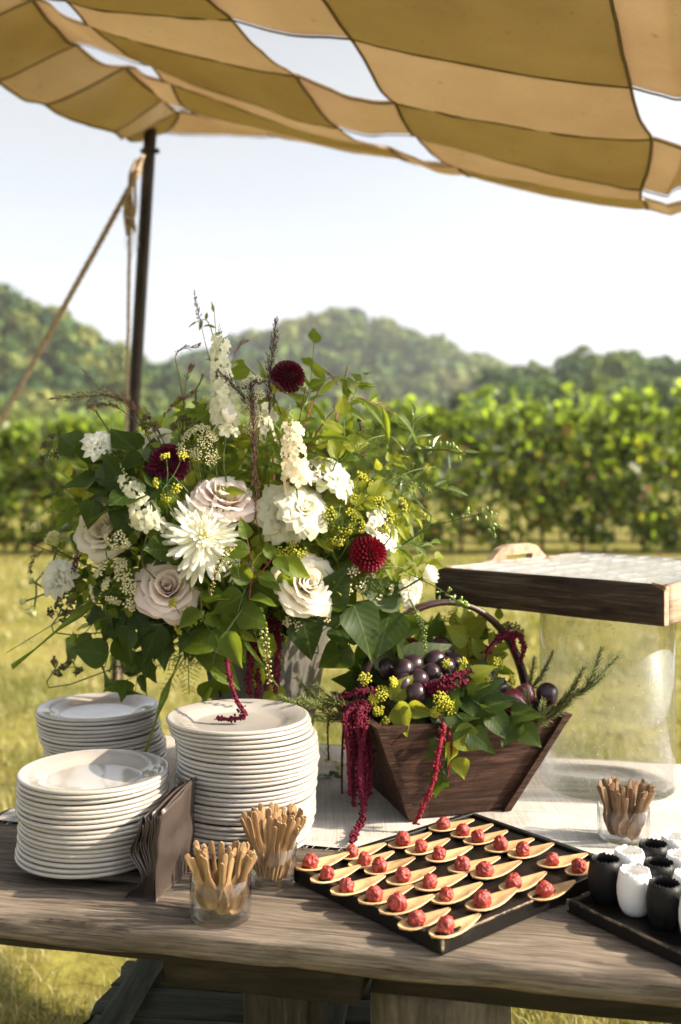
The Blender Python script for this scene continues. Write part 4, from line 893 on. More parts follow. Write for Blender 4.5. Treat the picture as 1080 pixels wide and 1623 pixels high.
def bloom(px, py, rpx, style, mat, label, name='rose', back=0, nrm=None, seed=0, cat='flower', sepal=True, pos=None, path=None):
    rs = random.Random(seed + int(px * 3 + py)); Y = D(px, py, back); pos = pos or P(px, py, Y); n = ((V(nrm).normalized() if nrm else Nrm(px, py)) + V((.30, 0, .24))).normalized(); r = rpx * 1.07 / F * pos.y
    path = path or stem_path(pos - n * r * .3, n, rs); root = thing(name, label, cat, T(pos - n * r * .45), 'blossoms in the vase')
    M = frame(pos - n * r * .42, n, rs.uniform(0, 6), r)
    for i, rg in enumerate(RINGS[style]):
        k = rg[5]
        for j in range(k):
            a = 2 * pi * j / k + i * 2.4 + rs.uniform(-.15, .15)
            ob('petal', pset(style, mat)[i][j % 2], root, M @ RZ(a) @ RY(rs.gauss(.03, .05)) @ SC(rs.uniform(.95, 1.06)))
    MB().add(*tube(path, .0022, 6)).build('stem', M_STEM, root)
    if sepal:
        for j in range(5): ob('sepal', LEAF['lance'][j], root, M @ RZ(j * 1.256) @ T(.1, 0, -.02) @ RZ(-pi / 2) @ RX(.2) @ SC(.75))
    return root
bloom(266, 930, 45, 'rose', M_PINK, 'large blush pink rose below the spiky white chrysanthemum', nrm=(-.25, -1, .22), back=-.02)
bloom(357, 784, 43, 'rose', M_PINK, 'blush pink rose behind the top of the chrysanthemum', nrm=(.05, -.75, .75))
bloom(312, 925, 30, 'rose', M_CREAM, 'peach rose tucked between the pink rose and chrysanthemum', nrm=(.4, -.9, -.2), back=.05)
bloom(489, 924, 45, 'rose', M_CREAM, 'open cream rose low on the bouquet, above the vase rim', nrm=(.18, -1, .15), back=-.03)
bloom(166, 838, 44, 'rose', M_CREAM, 'cream garden rose on the bouquet side over the low plates', nrm=(-.5, -.85, .25))
bloom(455, 812, 42, 'lisi', M_WHITE, 'wide ruffled white blossom in the middle of the bouquet', 'lisianthus', nrm=(-.1, -1, .1))
bloom(484, 803, 38, 'lisi', M_WHITE, 'ruffled white blossom with a cup heart, overlapping its neighbour', 'lisianthus', nrm=(.15, -1, .35), back=-.035)
bloom(519, 748, 36, 'carn', M_WHITE, 'ruffled white blossom above the pair of wide white ones', 'carnation', nrm=(.1, -.8, .5))
bloom(546, 760, 32, 'lisi', M_WHITE, 'white blossom seen from its side, petals spread outward', 'lisianthus', nrm=(.75, -.5, .4))
bloom(160, 703, 27, 'carn', M_WHITE, 'small full white rose high over the low plates', 'spray_rose', nrm=(.05, -.9, .45), back=-.04)
bloom(89, 914, 30, 'carn', M_WHITE, 'white carnation at the outer edge over the back plates', 'carnation', nrm=(-.6, -.75, .1), back=-.03)
bloom(88, 858, 19, 'bud', M_YBUD, 'pale green half-open bud above the white carnation', 'lisianthus_bud', nrm=(-.45, -.5, .7))
bloom(60, 838, 14, 'bud', M_YBUD, 'small pale bud at the outer edge of the bouquet', 'lisianthus_bud', nrm=(-.75, -.3, .3))
bloom(616, 838, 37, 'lisi', M_WHITE, 'white rose half hidden behind the red dahlia', 'rose', nrm=(.75, -.6, .15), back=.0)
bloom(679, 911, 20, 'bud', M_WHITE, 'white lisianthus bud reaching towards the raised tray', 'lisianthus', nrm=(.8, -.35, .35), back=-.10)
bloom(655, 940, 21, 'lisi', M_WHITE, 'drooping white blossom under the bud near the raised tray', 'lisianthus', nrm=(.35, -.8, -.35), back=-.05)
bloom(594, 922, 22, 'lisi', M_WHITE, 'small white blossom under the red dahlia', 'lisianthus', nrm=(.2, -.9, -.1), back=.03)
bloom(362, 664, 20, 'bud', M_CREAM, 'cream bud beneath the tall white larkspur', 'rose_bud', nrm=(.05, -.35, .95), back=-.04)
bloom(328, 637, 9, 'bud', M_YBUD, 'tiny green bud beside the tall larkspur', 'lisianthus_bud', nrm=(-.1, -.2, 1))
bloom(322, 592, 6, 'bud', M_YBUD, 'tiny closed bud level with the larkspur flowers', 'lisianthus_bud', nrm=(-.2, -.1, 1))
bloom(150, 648, 9, 'bud', M_YBUD, 'yellow-green bud above the small white rose', 'lisianthus_bud', nrm=(-.7, -.1, .5))
bloom(245, 690, 24, 'lisi', M_WHITE, 'white blossom behind the dark dahlia, against the pole', 'lisianthus', nrm=(-.2, -.7, .6), back=.08)
bloom(245, 1000, 16, 'lisi', M_CREAM, 'small pale blossom in the shade under the pink rose', 'lisianthus', nrm=(.0, -1, -.1), back=.05)
bloom(420, 655, 20, 'lisi', M_WHITE, 'white blossom among the stems under the top dahlia', 'lisianthus', nrm=(.1, -.8, .5), back=.05)
bloom(200, 765, 22, 'lisi', M_CREAM, 'pale blossom between ivy leaves above the cream garden rose', 'lisianthus', nrm=(-.2, -.8, .3), back=.06)
for k, (px, py, dx, dy) in enumerate(((52, 922, -1, .1), (38, 953, -1, -.35), (52, 968, -.7, -.9))):
    bloom(px, py, 9 if k < 2 else 14, 'bud', M_YBUD, ['closed green bud pointing outward beside the white carnation', 'smallest green bud, lowest but one at the outer edge', 'half-open green bud hanging below the white carnation'][k], 'lisianthus_bud', nrm=(dx, -.25, dy), back=-.03)

# chrysanthemums: strap petals standing out all round
cmat = petalm('chrysanthemum_petal', (.84, .83, .66), (.93, .92, .88), .5, .5, -.2, .3)
STRAP = [leaf_mesh('petal', [(0, .03), (.15, .045), (.4, .062), (.65, .07), (.85, .06), (.95, .035), (1, .006)], cmat, -.55, dr, .02, 4, i) for i, dr in enumerate((-.25, -.05, .25, .1))]
def chrys(px, py, rpx, label, nrm, n=120, back=0):
    pos = P(px, py, D(px, py, back)); nv = (V(nrm).normalized() + V((.26, 0, .24))).normalized(); r = rpx / F * pos.y; rs = random.Random(px); root = thing('chrysanthemum', label, 'flower', T(pos), 'blossoms in the vase'); M = frame(pos, nv, 0, r)
    for i in range(n):
        u = i / n; el = R(72) * (1 - u) ** 1.25 - R(14) * u + rs.gauss(0, .07); a = i * 2.39996 + rs.gauss(0, .06); L = .34 + .68 * u ** .8 + rs.gauss(0, .04)
        d = V((math.cos(a) * math.cos(el), math.sin(a) * math.cos(el), math.sin(el))); up = V((-math.cos(a) * math.sin(el), -math.sin(a) * math.sin(el), math.cos(el)))
        ob('petal', STRAP[i % 4], root, M @ aim(d * .05 + V((0, 0, -.12 * u)), d, up, L))
    vv, ff = ico(2); ob('eye', MB().add([v * .09 for v in vv], ff).mesh('eye', plain('flower_eye', (.55, .5, .1), .7)), root, M @ T(0, 0, .1))
    MB().add(*tube(stem_path(pos - nv * r * .1, nv, rs), .0025, 6)).build('stem', M_STEM, root)
chrys(323, 850, 72, 'large white spider chrysanthemum at the front of the bouquet', (-.08, -1, .12), 140, -.055)
chrys(385, 893, 36, 'smaller white chrysanthemum half hidden behind the pokeweed berries', (.4, -.9, -.1), 80, .0)

# dahlias: a ball of small rolled petals
def dahlia(px, py, rpx, label, cols, nrm, back=0):
    pos = P(px, py, D(px, py, back)); nv = (V(nrm).normalized() + V((.26, 0, .24))).normalized(); r = rpx / F * pos.y; rs = random.Random(px); root = thing('dahlia', label, 'flower', T(pos), 'blossoms in the vase'); M = frame(pos, nv, 0, r)
    n = NM('dahlia_red'); at = n.new('Attribute', attribute_name='tint'); n.base(at.outputs['Color'], .5, .35); n.trans(n.mix(1, at.outputs['Color'], (1.6, .8, .9), 'MULTIPLY'), .25)
    m = MB(); N = 190; b_ = .0
    for i in range(N):
        u = i / N; el = R(88) - R(128) * u ** .8; a = i * 2.39996; c = tuple(x * rs.uniform(.7, 1.3) for x in cols); L = .24 + .22 * u
        d = V((math.cos(a) * math.cos(el), math.sin(a) * math.cos(el), math.sin(el) * .8)); up = V((-math.cos(a) * math.sin(el), -math.sin(a) * math.sin(el), math.cos(el)))
        Ml = aim(d * (.55 + .1 * u), (d * .9 + up * .35 * (1 - u)).normalized(), up, 1); w = .10 + .05 * u
        vs = []
        for (y, ww, zz) in ((0, .5, 0), (.35, .95, .02), (.7, 1, .0), (.92, .65, -.03), (1, .12, -.04)):
            for x in (-1, -.5, 0, .5, 1): vs.append((x * ww * w, y * L, zz + .075 * x * x * ww))
        m.add(vs, [(q * 5 + k, q * 5 + k + 1, q * 5 + k + 6, q * 5 + k + 5) for q in range(4) for k in range(4)], 0, c, Ml)
    tag(ob('bloom', m.mesh('bloom', n.m), root, M), kind='stuff')
    vv, ff = ico(2); ob('heart', MB().add([V(v) * .58 for v in vv], ff).mesh('heart', plain('dahlia_heart', (cols[0] * .6, cols[1] * .5, cols[2] * .5), .7)), root, M)
    MB().add(*tube(stem_path(pos - nv * r * .5, nv, rs), .0025, 6)).build('stem', M_STEMR, root)
dahlia(265, 734, 36, 'dark burgundy dahlia with small yellow flowers in front of it', (.10, .006, .028), (-.15, -.85, .35))
dahlia(458, 595, 28, 'burgundy dahlia standing highest, above the bouquet', (.075, .003, .010), (.1, -.75, .3))
dahlia(586, 876, 32, 'bright wine-red dahlia beside the raised tray end of the bouquet', (.17, .004, .014), (.45, -.9, .15), -.03)

# larkspur: spires of small open florets
def floret_mesh(mat, k=5):
    m = MB()
    for j in range(k): m.add([(x * w, y, z) for (y, w, z) in ((.05, .08, 0), (.35, .3, .08), (.7, .36, .12), (1, .08, .05)) for x in (-1, 0, 1)], [(q * 3 + c, q * 3 + c + 1, q * 3 + c + 4, q * 3 + c + 3) for q in range(3) for c in range(2)], M=RZ(j * 2 * pi / k))
    return m.mesh('floret', mat)
FLO = floret_mesh(M_WHITE); FLOC = floret_mesh(M_CREAM)
def spire(pts, w0, w1, n, fs, label, name='larkspur', fl=None, back=0, tipbuds=True):
    ps = spline([P(x, y, D(x, y, back)) for x, y in pts], 20); rs = random.Random(int(pts[0][0])); root = thing(name, label, 'flower', T(ps[0]), 'blossoms in the vase')
    MB().add(*tube(stem_path(ps[0], V((0, -.2, 1)), rs)[:-1] + ps, .0018, 5)).build('stem', M_STEM, root)
    for i in range(n):
        t = i / (n - 1); k = min(18, int(t * 19)); p = ps[k].lerp(ps[k + 1], t * 19 - k); a = i * 2.4 + rs.gauss(0, .3); w = (w0 + (w1 - w0) * t) / F * 2.2
        o = V((math.cos(a), math.sin(a) - .3, .25 + rs.gauss(0, .25))).normalized(); s = fs * rs.uniform(.75, 1.2) * (1 - .35 * t)
        ob('floret', fl or FLO, root, frame(p + o * w, o + V((0, -.4, 0)), rs.uniform(0, 6), s))
    if tipbuds:
        tan = (ps[-1] - ps[-4]).normalized(); m = MB()
        for i in range(12):
            vv, ff = ico(1); a = i * 2.4; p = ps[-1] + tan * (.004 * i) + V((math.cos(a), math.sin(a), 0)) * .006 * (1 - i / 13); m.add([p + v * .0035 * (1 - i / 18) for v in vv], ff)
        m.build('bud_tip', M_YBUD, root)
spire([(358, 690), (352, 610), (349, 540)], 17, 11, 60, .0165, 'tall white larkspur spire at the top of the bouquet', back=-.02)
spire([(236, 835), (222, 800), (205, 765)], 20, 13, 34, .0175, 'short white larkspur spire above the pink rose', back=-.05)
spire([(470, 770), (466, 725), (462, 675)], 18, 14, 34, .0175, 'creamy larkspur spire in the upper middle of the bouquet', fl=FLOC, back=-.03)
spire([(425, 700), (415, 660), (412, 640)], 12, 10, 14, .015, 'few loose white florets under the burgundy top dahlia', back=.0, tipbuds=False)

# umbels and berries
M_YEL = plain('yellow_umbel', (.42, .40, .035), .55, .3, 60, .25, .2); M_CRB = plain('cream_berry', (.62, .58, .34), .5, .3, 60, .15, .15); M_BRB = plain('brown_berry', (.085, .07, .025), .5, .4, 60, .4); M_GRB = plain('green_berry', (.17, .24, .04), .25, .6, 60, .25); M_PKB = plain('unripe_dark_berry', (.06, .012, .02), .25, .6, 60, .4)
def umbel(m, ms, c, d, rad, n, br, rs, flat=.5):
    """n little balls on stalks fanning out from c along d; balls to m, stalks to ms"""
    d = V(d).normalized(); vv, ff = ico(1); F_ = frame(c, d)
    for i in range(n):
        u = math.sqrt((i + .5) / n); a = i * 2.4 + rs.gauss(0, .15); e = V((math.cos(a) * u, math.sin(a) * u, flat + (1 - flat) * math.sqrt(max(0, 1 - u * u)))) ; p = F_ @ (e * rad * rs.uniform(.88, 1.1))
        m.add([p + v * br * rs.uniform(.75, 1.2) for v in vv], ff); ms.add(*tube([c, p], br * .22, 3, False))
def umbel_stem(px, py, spots, label, mat, name, br=.0028, rad=.016, n=22, back=0, mst=None, flat=.4, cat='flower', base=None, pathpts=None, group='umbels and berry sprigs in the bouquet', depth=None):
    rs = random.Random(int(px * 7 + py)); pos = P(px, py, (depth or D(px, py)) + back); root = thing(name, label, cat, T(pos), group); m, ms = MB(), MB()
    ps = pathpts or stem_path(pos, V((0, -.2, .6)), rs); ms.add(*tube(ps, .0016, 5))
    for (x, y) in spots:
        q = P(x, y, (depth or D(x, y)) + back - .01); d = (q - ps[-1]); nd = (d.normalized() if d.length > .004 else V((0, -.3, 1))) + Nrm(x, y) * .6
        b = q - nd.normalized() * rad * .75; ms.add(*tube(spline([ps[-2], ps[-1].lerp(b, .5) + V((0, 0, -.006)), b], 6), .0011, 4)); umbel(m, ms, b, nd, rad * rs.uniform(.8, 1.15), n, br, rs, flat)
    ms.build('stem', mst or M_STEM, root); tag(m.build('flower_heads', mat, root), kind='stuff'); return root
US = umbel_stem
US(268, 760, [(262, 722), (290, 720), (246, 765), (280, 775), (262, 790)], 'sprig of small yellow flowers crossing the dark burgundy dahlia', M_YEL, 'bupleurum', .0026, .012, 16, -.10)
US(300, 990, [(283, 998), (306, 985), (318, 975), (300, 968), (272, 955)], 'yellow flower sprig below the large pink rose', M_YEL, 'bupleurum', .0026, .013, 18, -.05)
US(545, 830, [(520, 815), (548, 842), (560, 815), (535, 860), (575, 835)], 'yellow flowers in the middle beside the red dahlia', M_YEL, 'fennel', .0026, .017, 24, -.03)
US(610, 820, [(600, 795), (622, 818), (640, 800), (608, 840)], 'yellow fennel heads over the white rose near the raised tray', M_YEL, 'fennel', .0026, .017, 26, -.06)
US(470, 870, [(462, 868), (448, 878), (476, 880)], 'yellow fennel head above the open cream rose', M_YEL, 'fennel', .0026, .017, 26, -.02)
US(560, 775, [(555, 790), (590, 770), (575, 755)], 'yellow-green flowers beside the spread white blossom', M_YEL, 'fennel', .0026, .015, 22, -.0)
US(570, 925, [(560, 905), (575, 930), (550, 935), (600, 950), (620, 935)], 'cream berry sprig under the red dahlia', M_CRB, 'ivy_berries', .0026, .014, 18, -.03)
US(180, 935, [(168, 925), (195, 912), (150, 940), (180, 950), (205, 930), (210, 955), (160, 905), (190, 895)], 'flat cream lace of tiny berries beside the large pink rose', M_CRB, 'hydrangea', .0027, .017, 40, -.05, flat=.75)
US(315, 705, [(300, 690), (325, 700), (310, 720), (335, 725), (290, 715), (320, 680), (338, 690)], 'pale green lacy head above the pink rose', M_CRB, 'queen_anne_lace', .0016, .017, 60, -.03, flat=.7)
US(400, 620, [(385, 610), (405, 600), (395, 630), (412, 625), (388, 650), (405, 660), (395, 680)], 'airy cream lace between the larkspur and burgundy dahlia', M_CRB, 'queen_anne_lace', .0016, .015, 50, -.02, flat=.7)
US(80, 715, [(70, 705), (88, 720), (66, 728), (100, 712), (82, 690)], 'brown-green berry sprig sticking out over the lawn', M_BRB, 'ivy_berries', .0028, .011, 14, -.02)
US(240, 665, [(232, 660), (245, 675), (228, 672)], 'brown seed sprig in front of the tent pole', M_BRB, 'ivy_berries', .0028, .012, 14, -.02)
US(290, 680, [(275, 675), (300, 668), (288, 662), (312, 672)], 'brown seed heads between the pole and the larkspur', M_BRB, 'ivy_berries', .0028, .012, 14, -.0)
US(98, 965, [(88, 958), (104, 972), (80, 970), (112, 955), (95, 945), (118, 968), (102, 985)], 'dark berry sprig at the lower outer edge of the bouquet', M_BRB, 'ivy_berries', .003, .012, 16, -.02)
US(92, 1050, [(86, 1048), (100, 1058), (92, 1068), (110, 1050), (125, 1062)], 'dark berry sprig hanging above the back plates', M_BRB, 'ivy_berries', .003, .011, 16, -.04)
US(380, 880, [(352, 880), (360, 895), (342, 905)], 'small pale florets in front of the chrysanthemum', M_CRB, 'bupleurum', .002, .010, 14, -.06)
US(500, 1000, [(455, 985), (470, 990), (520, 980), (535, 985)], 'cream berry clusters along the vase rim', M_CRB, 'ivy_berries', .0026, .012, 16, -.02)
US(180, 850, [(170, 855), (190, 850), (182, 868), (200, 862)], 'greenish florets in front of the cream garden rose', M_CRB, 'larkspur_buds', .003, .012, 14, -.07)
US(668, 800, [(655, 770), (680, 775), (640, 760)], 'fine green seed heads near the vine leaves', M_GRB, 'fennel', .002, .012, 14, -.02)

def raceme(pts, depth, label, n, br, mat, mst, name='pokeweed', group='umbels and berry sprigs in the bouquet', up=None, ball=True):
    """berries set thickly round a drooping stalk"""
    ps = spline([P(x, y, d_) for (x, y), d_ in zip(pts, depth)], 24); rs = random.Random(int(pts[0][0])); root = thing(name, label, 'berries', T(ps[-1]), group)
    MB().add(*tube(ps, [.0024 - .0012 * i / 23 for i in range(24)], 5)).build('stem', mst, root); vv, ff = ico(2 if br > .004 else 1)
    m = MB(); s = MB()
    for i in range(n):
        t = .25 + .75 * i / n; k = min(22, int(t * 23)); p = ps[k].lerp(ps[k + 1], t * 23 - k); a = i * 2.4; o = V((math.cos(a), math.sin(a) * .8, -.25)).normalized(); b = br * (1.05 - .5 * t) * rs.uniform(.9, 1.1); q = p + o * (b * 1.7)
        m.add([q + V((v.x, v.y, v.z * .85)) * b for v in vv], ff); s.add(*tube([p, q], .0006, 3, False))
    tag(m.build('berries', mat, root), kind='stuff'); tag(s.build('stalks', mst, root), kind='stuff')
raceme([(395, 930), (408, 965), (420, 1010), (428, 1085)], [2.10, 2.03, 2.0, 2.0], 'long drooping string of green pokeweed berries over the vase', 60, .0052, M_GRB, M_STEMR)
raceme([(382, 862), (362, 872), (345, 900), (333, 945)], [2.03, 1.97, 1.96, 1.96], 'green berry string hanging across the chrysanthemum', 46, .0036, M_GRB, M_STEMR)
raceme([(650, 950), (662, 975), (672, 1000), (674, 1035)], [2.12, 2.06, 2.05, 2.05], 'green and white berry string dangling over the trug handle', 44, .0032, M_GRB, M_STEM)
raceme([(560, 650), (572, 668), (576, 690), (578, 725)], [2.22, 2.2, 2.19, 2.19], 'dark berry string near the top on the raised tray side', 44, .0034, M_PKB, M_STEMR)
raceme([(535, 655), (530, 672), (520, 695), (515, 718)], [2.22, 2.18, 2.16, 2.16], 'dark berry string beside the upper white blossom', 40, .0032, M_PKB, M_STEMR)
raceme([(500, 578), (512, 585), (525, 595), (535, 610)], [2.28, 2.26, 2.25, 2.25], 'short green berry string beside the highest dahlia', 30, .0030, M_GRB, M_STEMR)
raceme([(125, 865), (122, 885), (117, 905), (118, 935)], [2.2, 2.17, 2.16, 2.16], 'dark berry string behind the white carnation', 44, .0036, M_PKB, M_STEMR)
raceme([(575, 640), (590, 640), (600, 638), (617, 640)], [2.26, 2.25, 2.25, 2.25], 'pale pink flower spike pointing at the hills', 40, .0022, plain('pale_pink', (.62, .45, .40), .6), M_STEMR, 'pokeweed')
# tall slim flower spikes
raceme([(548, 640), (545, 620), (547, 600), (552, 575)], [2.28] * 4, 'pinkish upright flower spike above the berry strings', 30, .0018, plain('pale_pink_2', (.55, .38, .33), .6), M_STEMR, 'pokeweed')

# amaranth: velvety cords
M_AMA = plain('amaranth', (.095, .005, .018), .8, .2, 200, .45); M_AMD = plain('dark_amaranth', (.055, .010, .018), .85, .2, 200, .4)
def cord(m, pts, r, dens=1.0, taper=.35, rs=RS):
    L = sum((pts[i + 1] - pts[i]).length for i in range(len(pts) - 1)); n = max(8, int(L / .004)); ps = spline(pts, n); m.add(*tube(ps, [r * .6 * (1 - taper * i / n) for i in range(n)], 5))
    N = int(L / .0016 * dens * (r / .006))
    for i in range(N):
        t = rs.random(); k = min(n - 2, int(t * (n - 1))); p = ps[k].lerp(ps[k + 1], t * (n - 1) - k); o = V((rs.gauss(0, 1), rs.gauss(0, 1), rs.gauss(0, 1))).normalized(); q = p + o * r * (1 - taper * t) * (1 + .3 * math.sin(t * L * 260) + .25 * math.sin(t * L * 97 + r * 900)) * rs.uniform(.55, 1.1); s = r * rs.uniform(.22, .42)
        m.add([q + V((v.x * s, v.y * s, v.z * s)) for v in OCT[0]], OCT[1])
def amaranth(label, stem, cords, mat=None, r=.008, dens=1.0, group='hanging amaranth', name='amaranth'):
    root = thing(name, label, 'flower', T(stem[0]), group); MB().add(*tube(spline(stem, 10), .003, 6)).build('stem', M_STEMR, root)
    for c in cords:
        m = MB(); cord(m, [V(p) for p in c[0]], c[1] if len(c) > 1 else r, dens); tag(m.build('tassel', mat or M_AMA, root), kind='stuff')
amaranth('magenta amaranth cord trailing onto the tall plate stack', [V((VC.x, VC.y - .02, .95)), P(395, 975, 2.15), P(362, 1035, 2.04)],
         [([P(360, 1030, 2.05), P(362, 1065, 1.95), P(375, 1110, 1.90), P(388, 1133, 1.895), P(368, 1140, 1.90), P(343, 1138, 1.90)], .0078)])
amaranth('dense magenta amaranth hanging in front of the vase', [V((VC.x + .02, VC.y - .02, .95)), P(420, 960, 2.2), P(415, 1000, 2.12)],
         [([P(405 + 12 * i, 985, 2.13), P(398 + 14 * i, 1040, 2.09), P(395 + 14 * i, 1100 + 8 * math.sin(i * 2), 2.08)], .0105) for i in range(4)] + [([P(330, 1020, 2.15), P(340, 1050, 2.12), P(350, 1105, 2.12)], .007)])

# plumed grasses
M_PLUME = plain('dry_plume', (.16, .085, .05), .8, .2, 80, .35, .15); M_PLUD = plain('purple_plume', (.062, .026, .024), .8, .2, 80, .35)
def plume(pts, w, n, label, mat, name='plume_grass', depth=None, sl=.012, back=.0, start=.35):
    ps = spline([P(x, y, depth or D(x, y, back)) for x, y in pts], 24); rs = random.Random(int(pts[-1][0])); base = stem_path(ps[0], ps[0] - ps[1], rs); root = thing(name, label, 'grass', T(ps[0]), 'plumed grasses in the bouquet')
    MB().add(*tube(base[:-1] + ps, [.0012] * (len(base) - 1) + [.0012 - .0008 * i / 23 for i in range(24)], 4)).build('stem', M_STEMB, root); m = MB()
    for i in range(n):
        t = start + (1 - start) * i / n; k = min(22, int(t * 23)); p = ps[k].lerp(ps[k + 1], t * 23 - k); tan = (ps[k + 1] - ps[k]).normalized(); o = V((rs.gauss(0, 1), rs.gauss(0, 1), rs.gauss(0, 1))).normalized()
        tp = math.sin(pi * min(1, max(.08, (t - start) / (1 - start) * .85 + .12))); d = (tan * 1.0 + o * .45).normalized(); q = p + d * (w / F * 2.2) * tp * rs.uniform(.4, 1.2)
        m.add(*tube([p, q], .0004, 3, False)); s = sl * rs.uniform(.6, 1.1); a = d.orthogonal().normalized() * s * .13
        m.add([q, q + d * s * .45 + a, q + d * s, q + d * s * .45 - a, q + d * s * .45 + d.cross(a) * 1.0], [(0, 1, 4), (1, 2, 4), (2, 3, 4), (3, 0, 4)])
    tag(m.build('spikelets', mat, root), kind='stuff')
plume([(425, 690), (428, 620), (432, 560), (438, 505)], 16, 190, 'dark upright grass plume beside the highest dahlia', M_PLUD, sl=.013, start=.15)
plume([(408, 830), (404, 740), (402, 660), (398, 610)], 14, 200, 'dark purple grass plume down the middle of the bouquet', M_PLUD, sl=.012, start=.05, back=-.05)
plume([(400, 660), (385, 630), (365, 605), (350, 590)], 12, 90, 'dark grass plume slanting across the larkspur', M_PLUD, sl=.012, start=.2, back=-.04)
plume([(255, 690), (225, 655), (175, 628), (85, 632)], 20, 170, 'brown feathery grass arching out over the lawn', M_PLUME, sl=.013, back=-.03)
plume([(230, 680), (200, 655), (170, 640), (140, 645)], 12, 70, 'shorter brown grass plume under the arching one', M_PLUME, sl=.012, back=-.02)
plume([(240, 670), (225, 650), (165, 622), (127, 582)], 8, 46, 'thin brown grass tip above the arching plume', M_PLUME, sl=.011)
plume([(255, 690), (250, 670), (280, 640), (308, 622)], 8, 46, 'brown grass plume pointing at the larkspur', M_PLUME, sl=.014)
plume([(345, 600), (330, 560), (318, 510), (308, 465)], 7, 40, 'single brown grass plume, highest of all', M_PLUME, sl=.014, start=.6)
plume([(290, 690), (292, 640), (296, 600), (304, 582)], 6, 34, 'small brown grass tip between pole and larkspur', M_PLUME, sl=.013, start=.6)
plume([(300, 690), (285, 600), (280, 560), (315, 548)], 6, 30, 'brown grass tip bending towards the larkspur top', M_PLUME, sl=.013, start=.6)
plume([(360, 640), (365, 590), (375, 555), (390, 540)], 6, 24, 'small brown grass tip right behind the larkspur', M_PLUME, sl=.012, start=.6, back=.03)
plume([(480, 640), (455, 625), (430, 605), (400, 610)], 6, 40, 'dark grass tip crossing below the highest dahlia', M_PLUD, sl=.011, start=.3, back=-.06)
plume([(70, 870), (60, 880), (50, 890), (48, 905)], 10, 40, 'dark drooping grass tuft behind the white carnation', M_PLUD, sl=.014, start=.1)

# ------------------------------------------------------------------ foliage
def from_vase(pts, back=0, depth=None):
    q = [P(x, y, (depth[i] if depth else D(x, y, back))) for i, (x, y) in enumerate(pts)]; rs = random.Random(int(pts[0][0] + pts[0][1])); return stem_path(q[0], (q[1] - q[0]).normalized() if len(q) > 1 else V((0, -1, 0)), rs)[::3][:-1] + q
def LF(label, pts, kind, n, size, name='leafy_stem', t0=.5, back=0, mst=None, cat='foliage', depth=None, spread=.9, upv=None, jit=.25, rad=.0018):
    return leafy(name, label, cat, from_vase(pts, back, depth), kind, n, size, 'leafy stems in the bouquet', t0, mst, rad, spread, upv, False, jit)
LF('dark ivy branch with broad leaves sticking out towards the pole', [(220, 800), (165, 760), (125, 715)], 'heart', 7, .085, 'ivy', .45, -.03)
LF('dark ivy branch below the small white rose', [(230, 830), (170, 790), (130, 800)], 'heart', 6, .085, 'ivy', .5, -.06)
LF('dark ivy leaves above the cream garden rose', [(260, 780), (215, 770), (185, 775)], 'heart', 5, .08, 'ivy', .5, -.03)
LF('broad ivy leaf beside the dark burgundy dahlia', [(280, 760), (235, 730), (215, 715)], 'heart', 4, .08, 'ivy', .6, -.02)
LF('drooping ivy with large dark leaves over the back plates', [(250, 990), (190, 1000), (165, 1060)], 'heart', 9, .085, 'ivy', .45, -.05, upv=V((-.1, -.9, .35)))
LF('ivy trail at the lower outer corner of the bouquet', [(240, 980), (150, 985), (118, 1050)], 'ivy', 9, .08, 'ivy', .45, -.02, upv=V((-.2, -.9, .3)))
LF('ivy trail hanging onto the back plates', [(270, 1010), (225, 1040), (215, 1095)], 'ivy', 8, .055, 'ivy', .5, -.02)
LF('long ivy trail with small lobed leaves near the pole foot', [(260, 1000), (230, 1060), (185, 1085)], 'ivy', 8, .05, 'ivy', .5, .03)
LF('large dark leaves under the cream rose', [(500, 985), (545, 1000), (560, 1045)], 'heart', 7, .085, 'ivy', .45, -.03, upv=V((.1, -.9, .3)))
LF('large pointed leaves hanging by the trug handle', [(560, 960), (620, 965), (632, 1010)], 'heart', 6, .105, 'viburnum', .5, -.06, upv=V((.2, -.9, .3)))
LF('dark leaves spilling towards the trug', [(540, 990), (590, 1020), (600, 1075)], 'heart', 6, .085, 'ivy', .5, -.02)
LF('green leaves over the vase front', [(380, 960), (370, 1010), (345, 1075)], 'heartmid', 7, .08, 'ivy', .45, -.06, upv=V((0, -.9, .3)))
LF('long pointed green leaf lying over the tall plates', [(360, 1000), (340, 1040), (335, 1090)], 'ovate', 4, .10, 'viburnum', .6, -.10)
LF('yellowing leaf in front of the vase', [(400, 990), (415, 1040), (430, 1085)], 'lime', 3, .075, 'viburnum', .7, -.06)
LF('sunlit leaves above the open cream rose', [(420, 900), (440, 880), (450, 905)], 'ovate', 6, .062, 'cherry_branch', .45, -.05, M_STEMR)
LF('red-stemmed leafy branch through the middle', [(395, 960), (400, 900), (392, 855)], 'ovate', 8, .06, 'cherry_branch', .35, -.06, M_STEMR)
LF('leafy sprig between the ruffled blossoms and red dahlia', [(520, 880), (545, 850), (560, 800)], 'lime', 10, .05, 'leafy_stem', .3, -.0)
LF('bright yellow-green sprig under the spread white blossom', [(530, 830), (570, 800), (600, 785)], 'lime', 10, .048, 'leafy_stem', .3, -.02)
LF('vivid green shoot above the spread white blossom', [(530, 740), (545, 700), (545, 660)], 'lime', 6, .06, 'leafy_stem', .4, -.02)
LF('leafy shoot beside the highest dahlia', [(470, 680), (490, 620), (498, 545)], 'ovate', 8, .052, 'leafy_stem', .35, .0)
LF('arching branch with long leaves towards the hills', [(500, 690), (560, 630), (625, 655)], 'lance', 13, .085, 'pokeweed_branch', .3, .0, M_STEMR)
LF('upper leafy branch with red stem', [(480, 680), (520, 600), (565, 610)], 'lance', 10, .075, 'pokeweed_branch', .35, .0, M_STEMR)
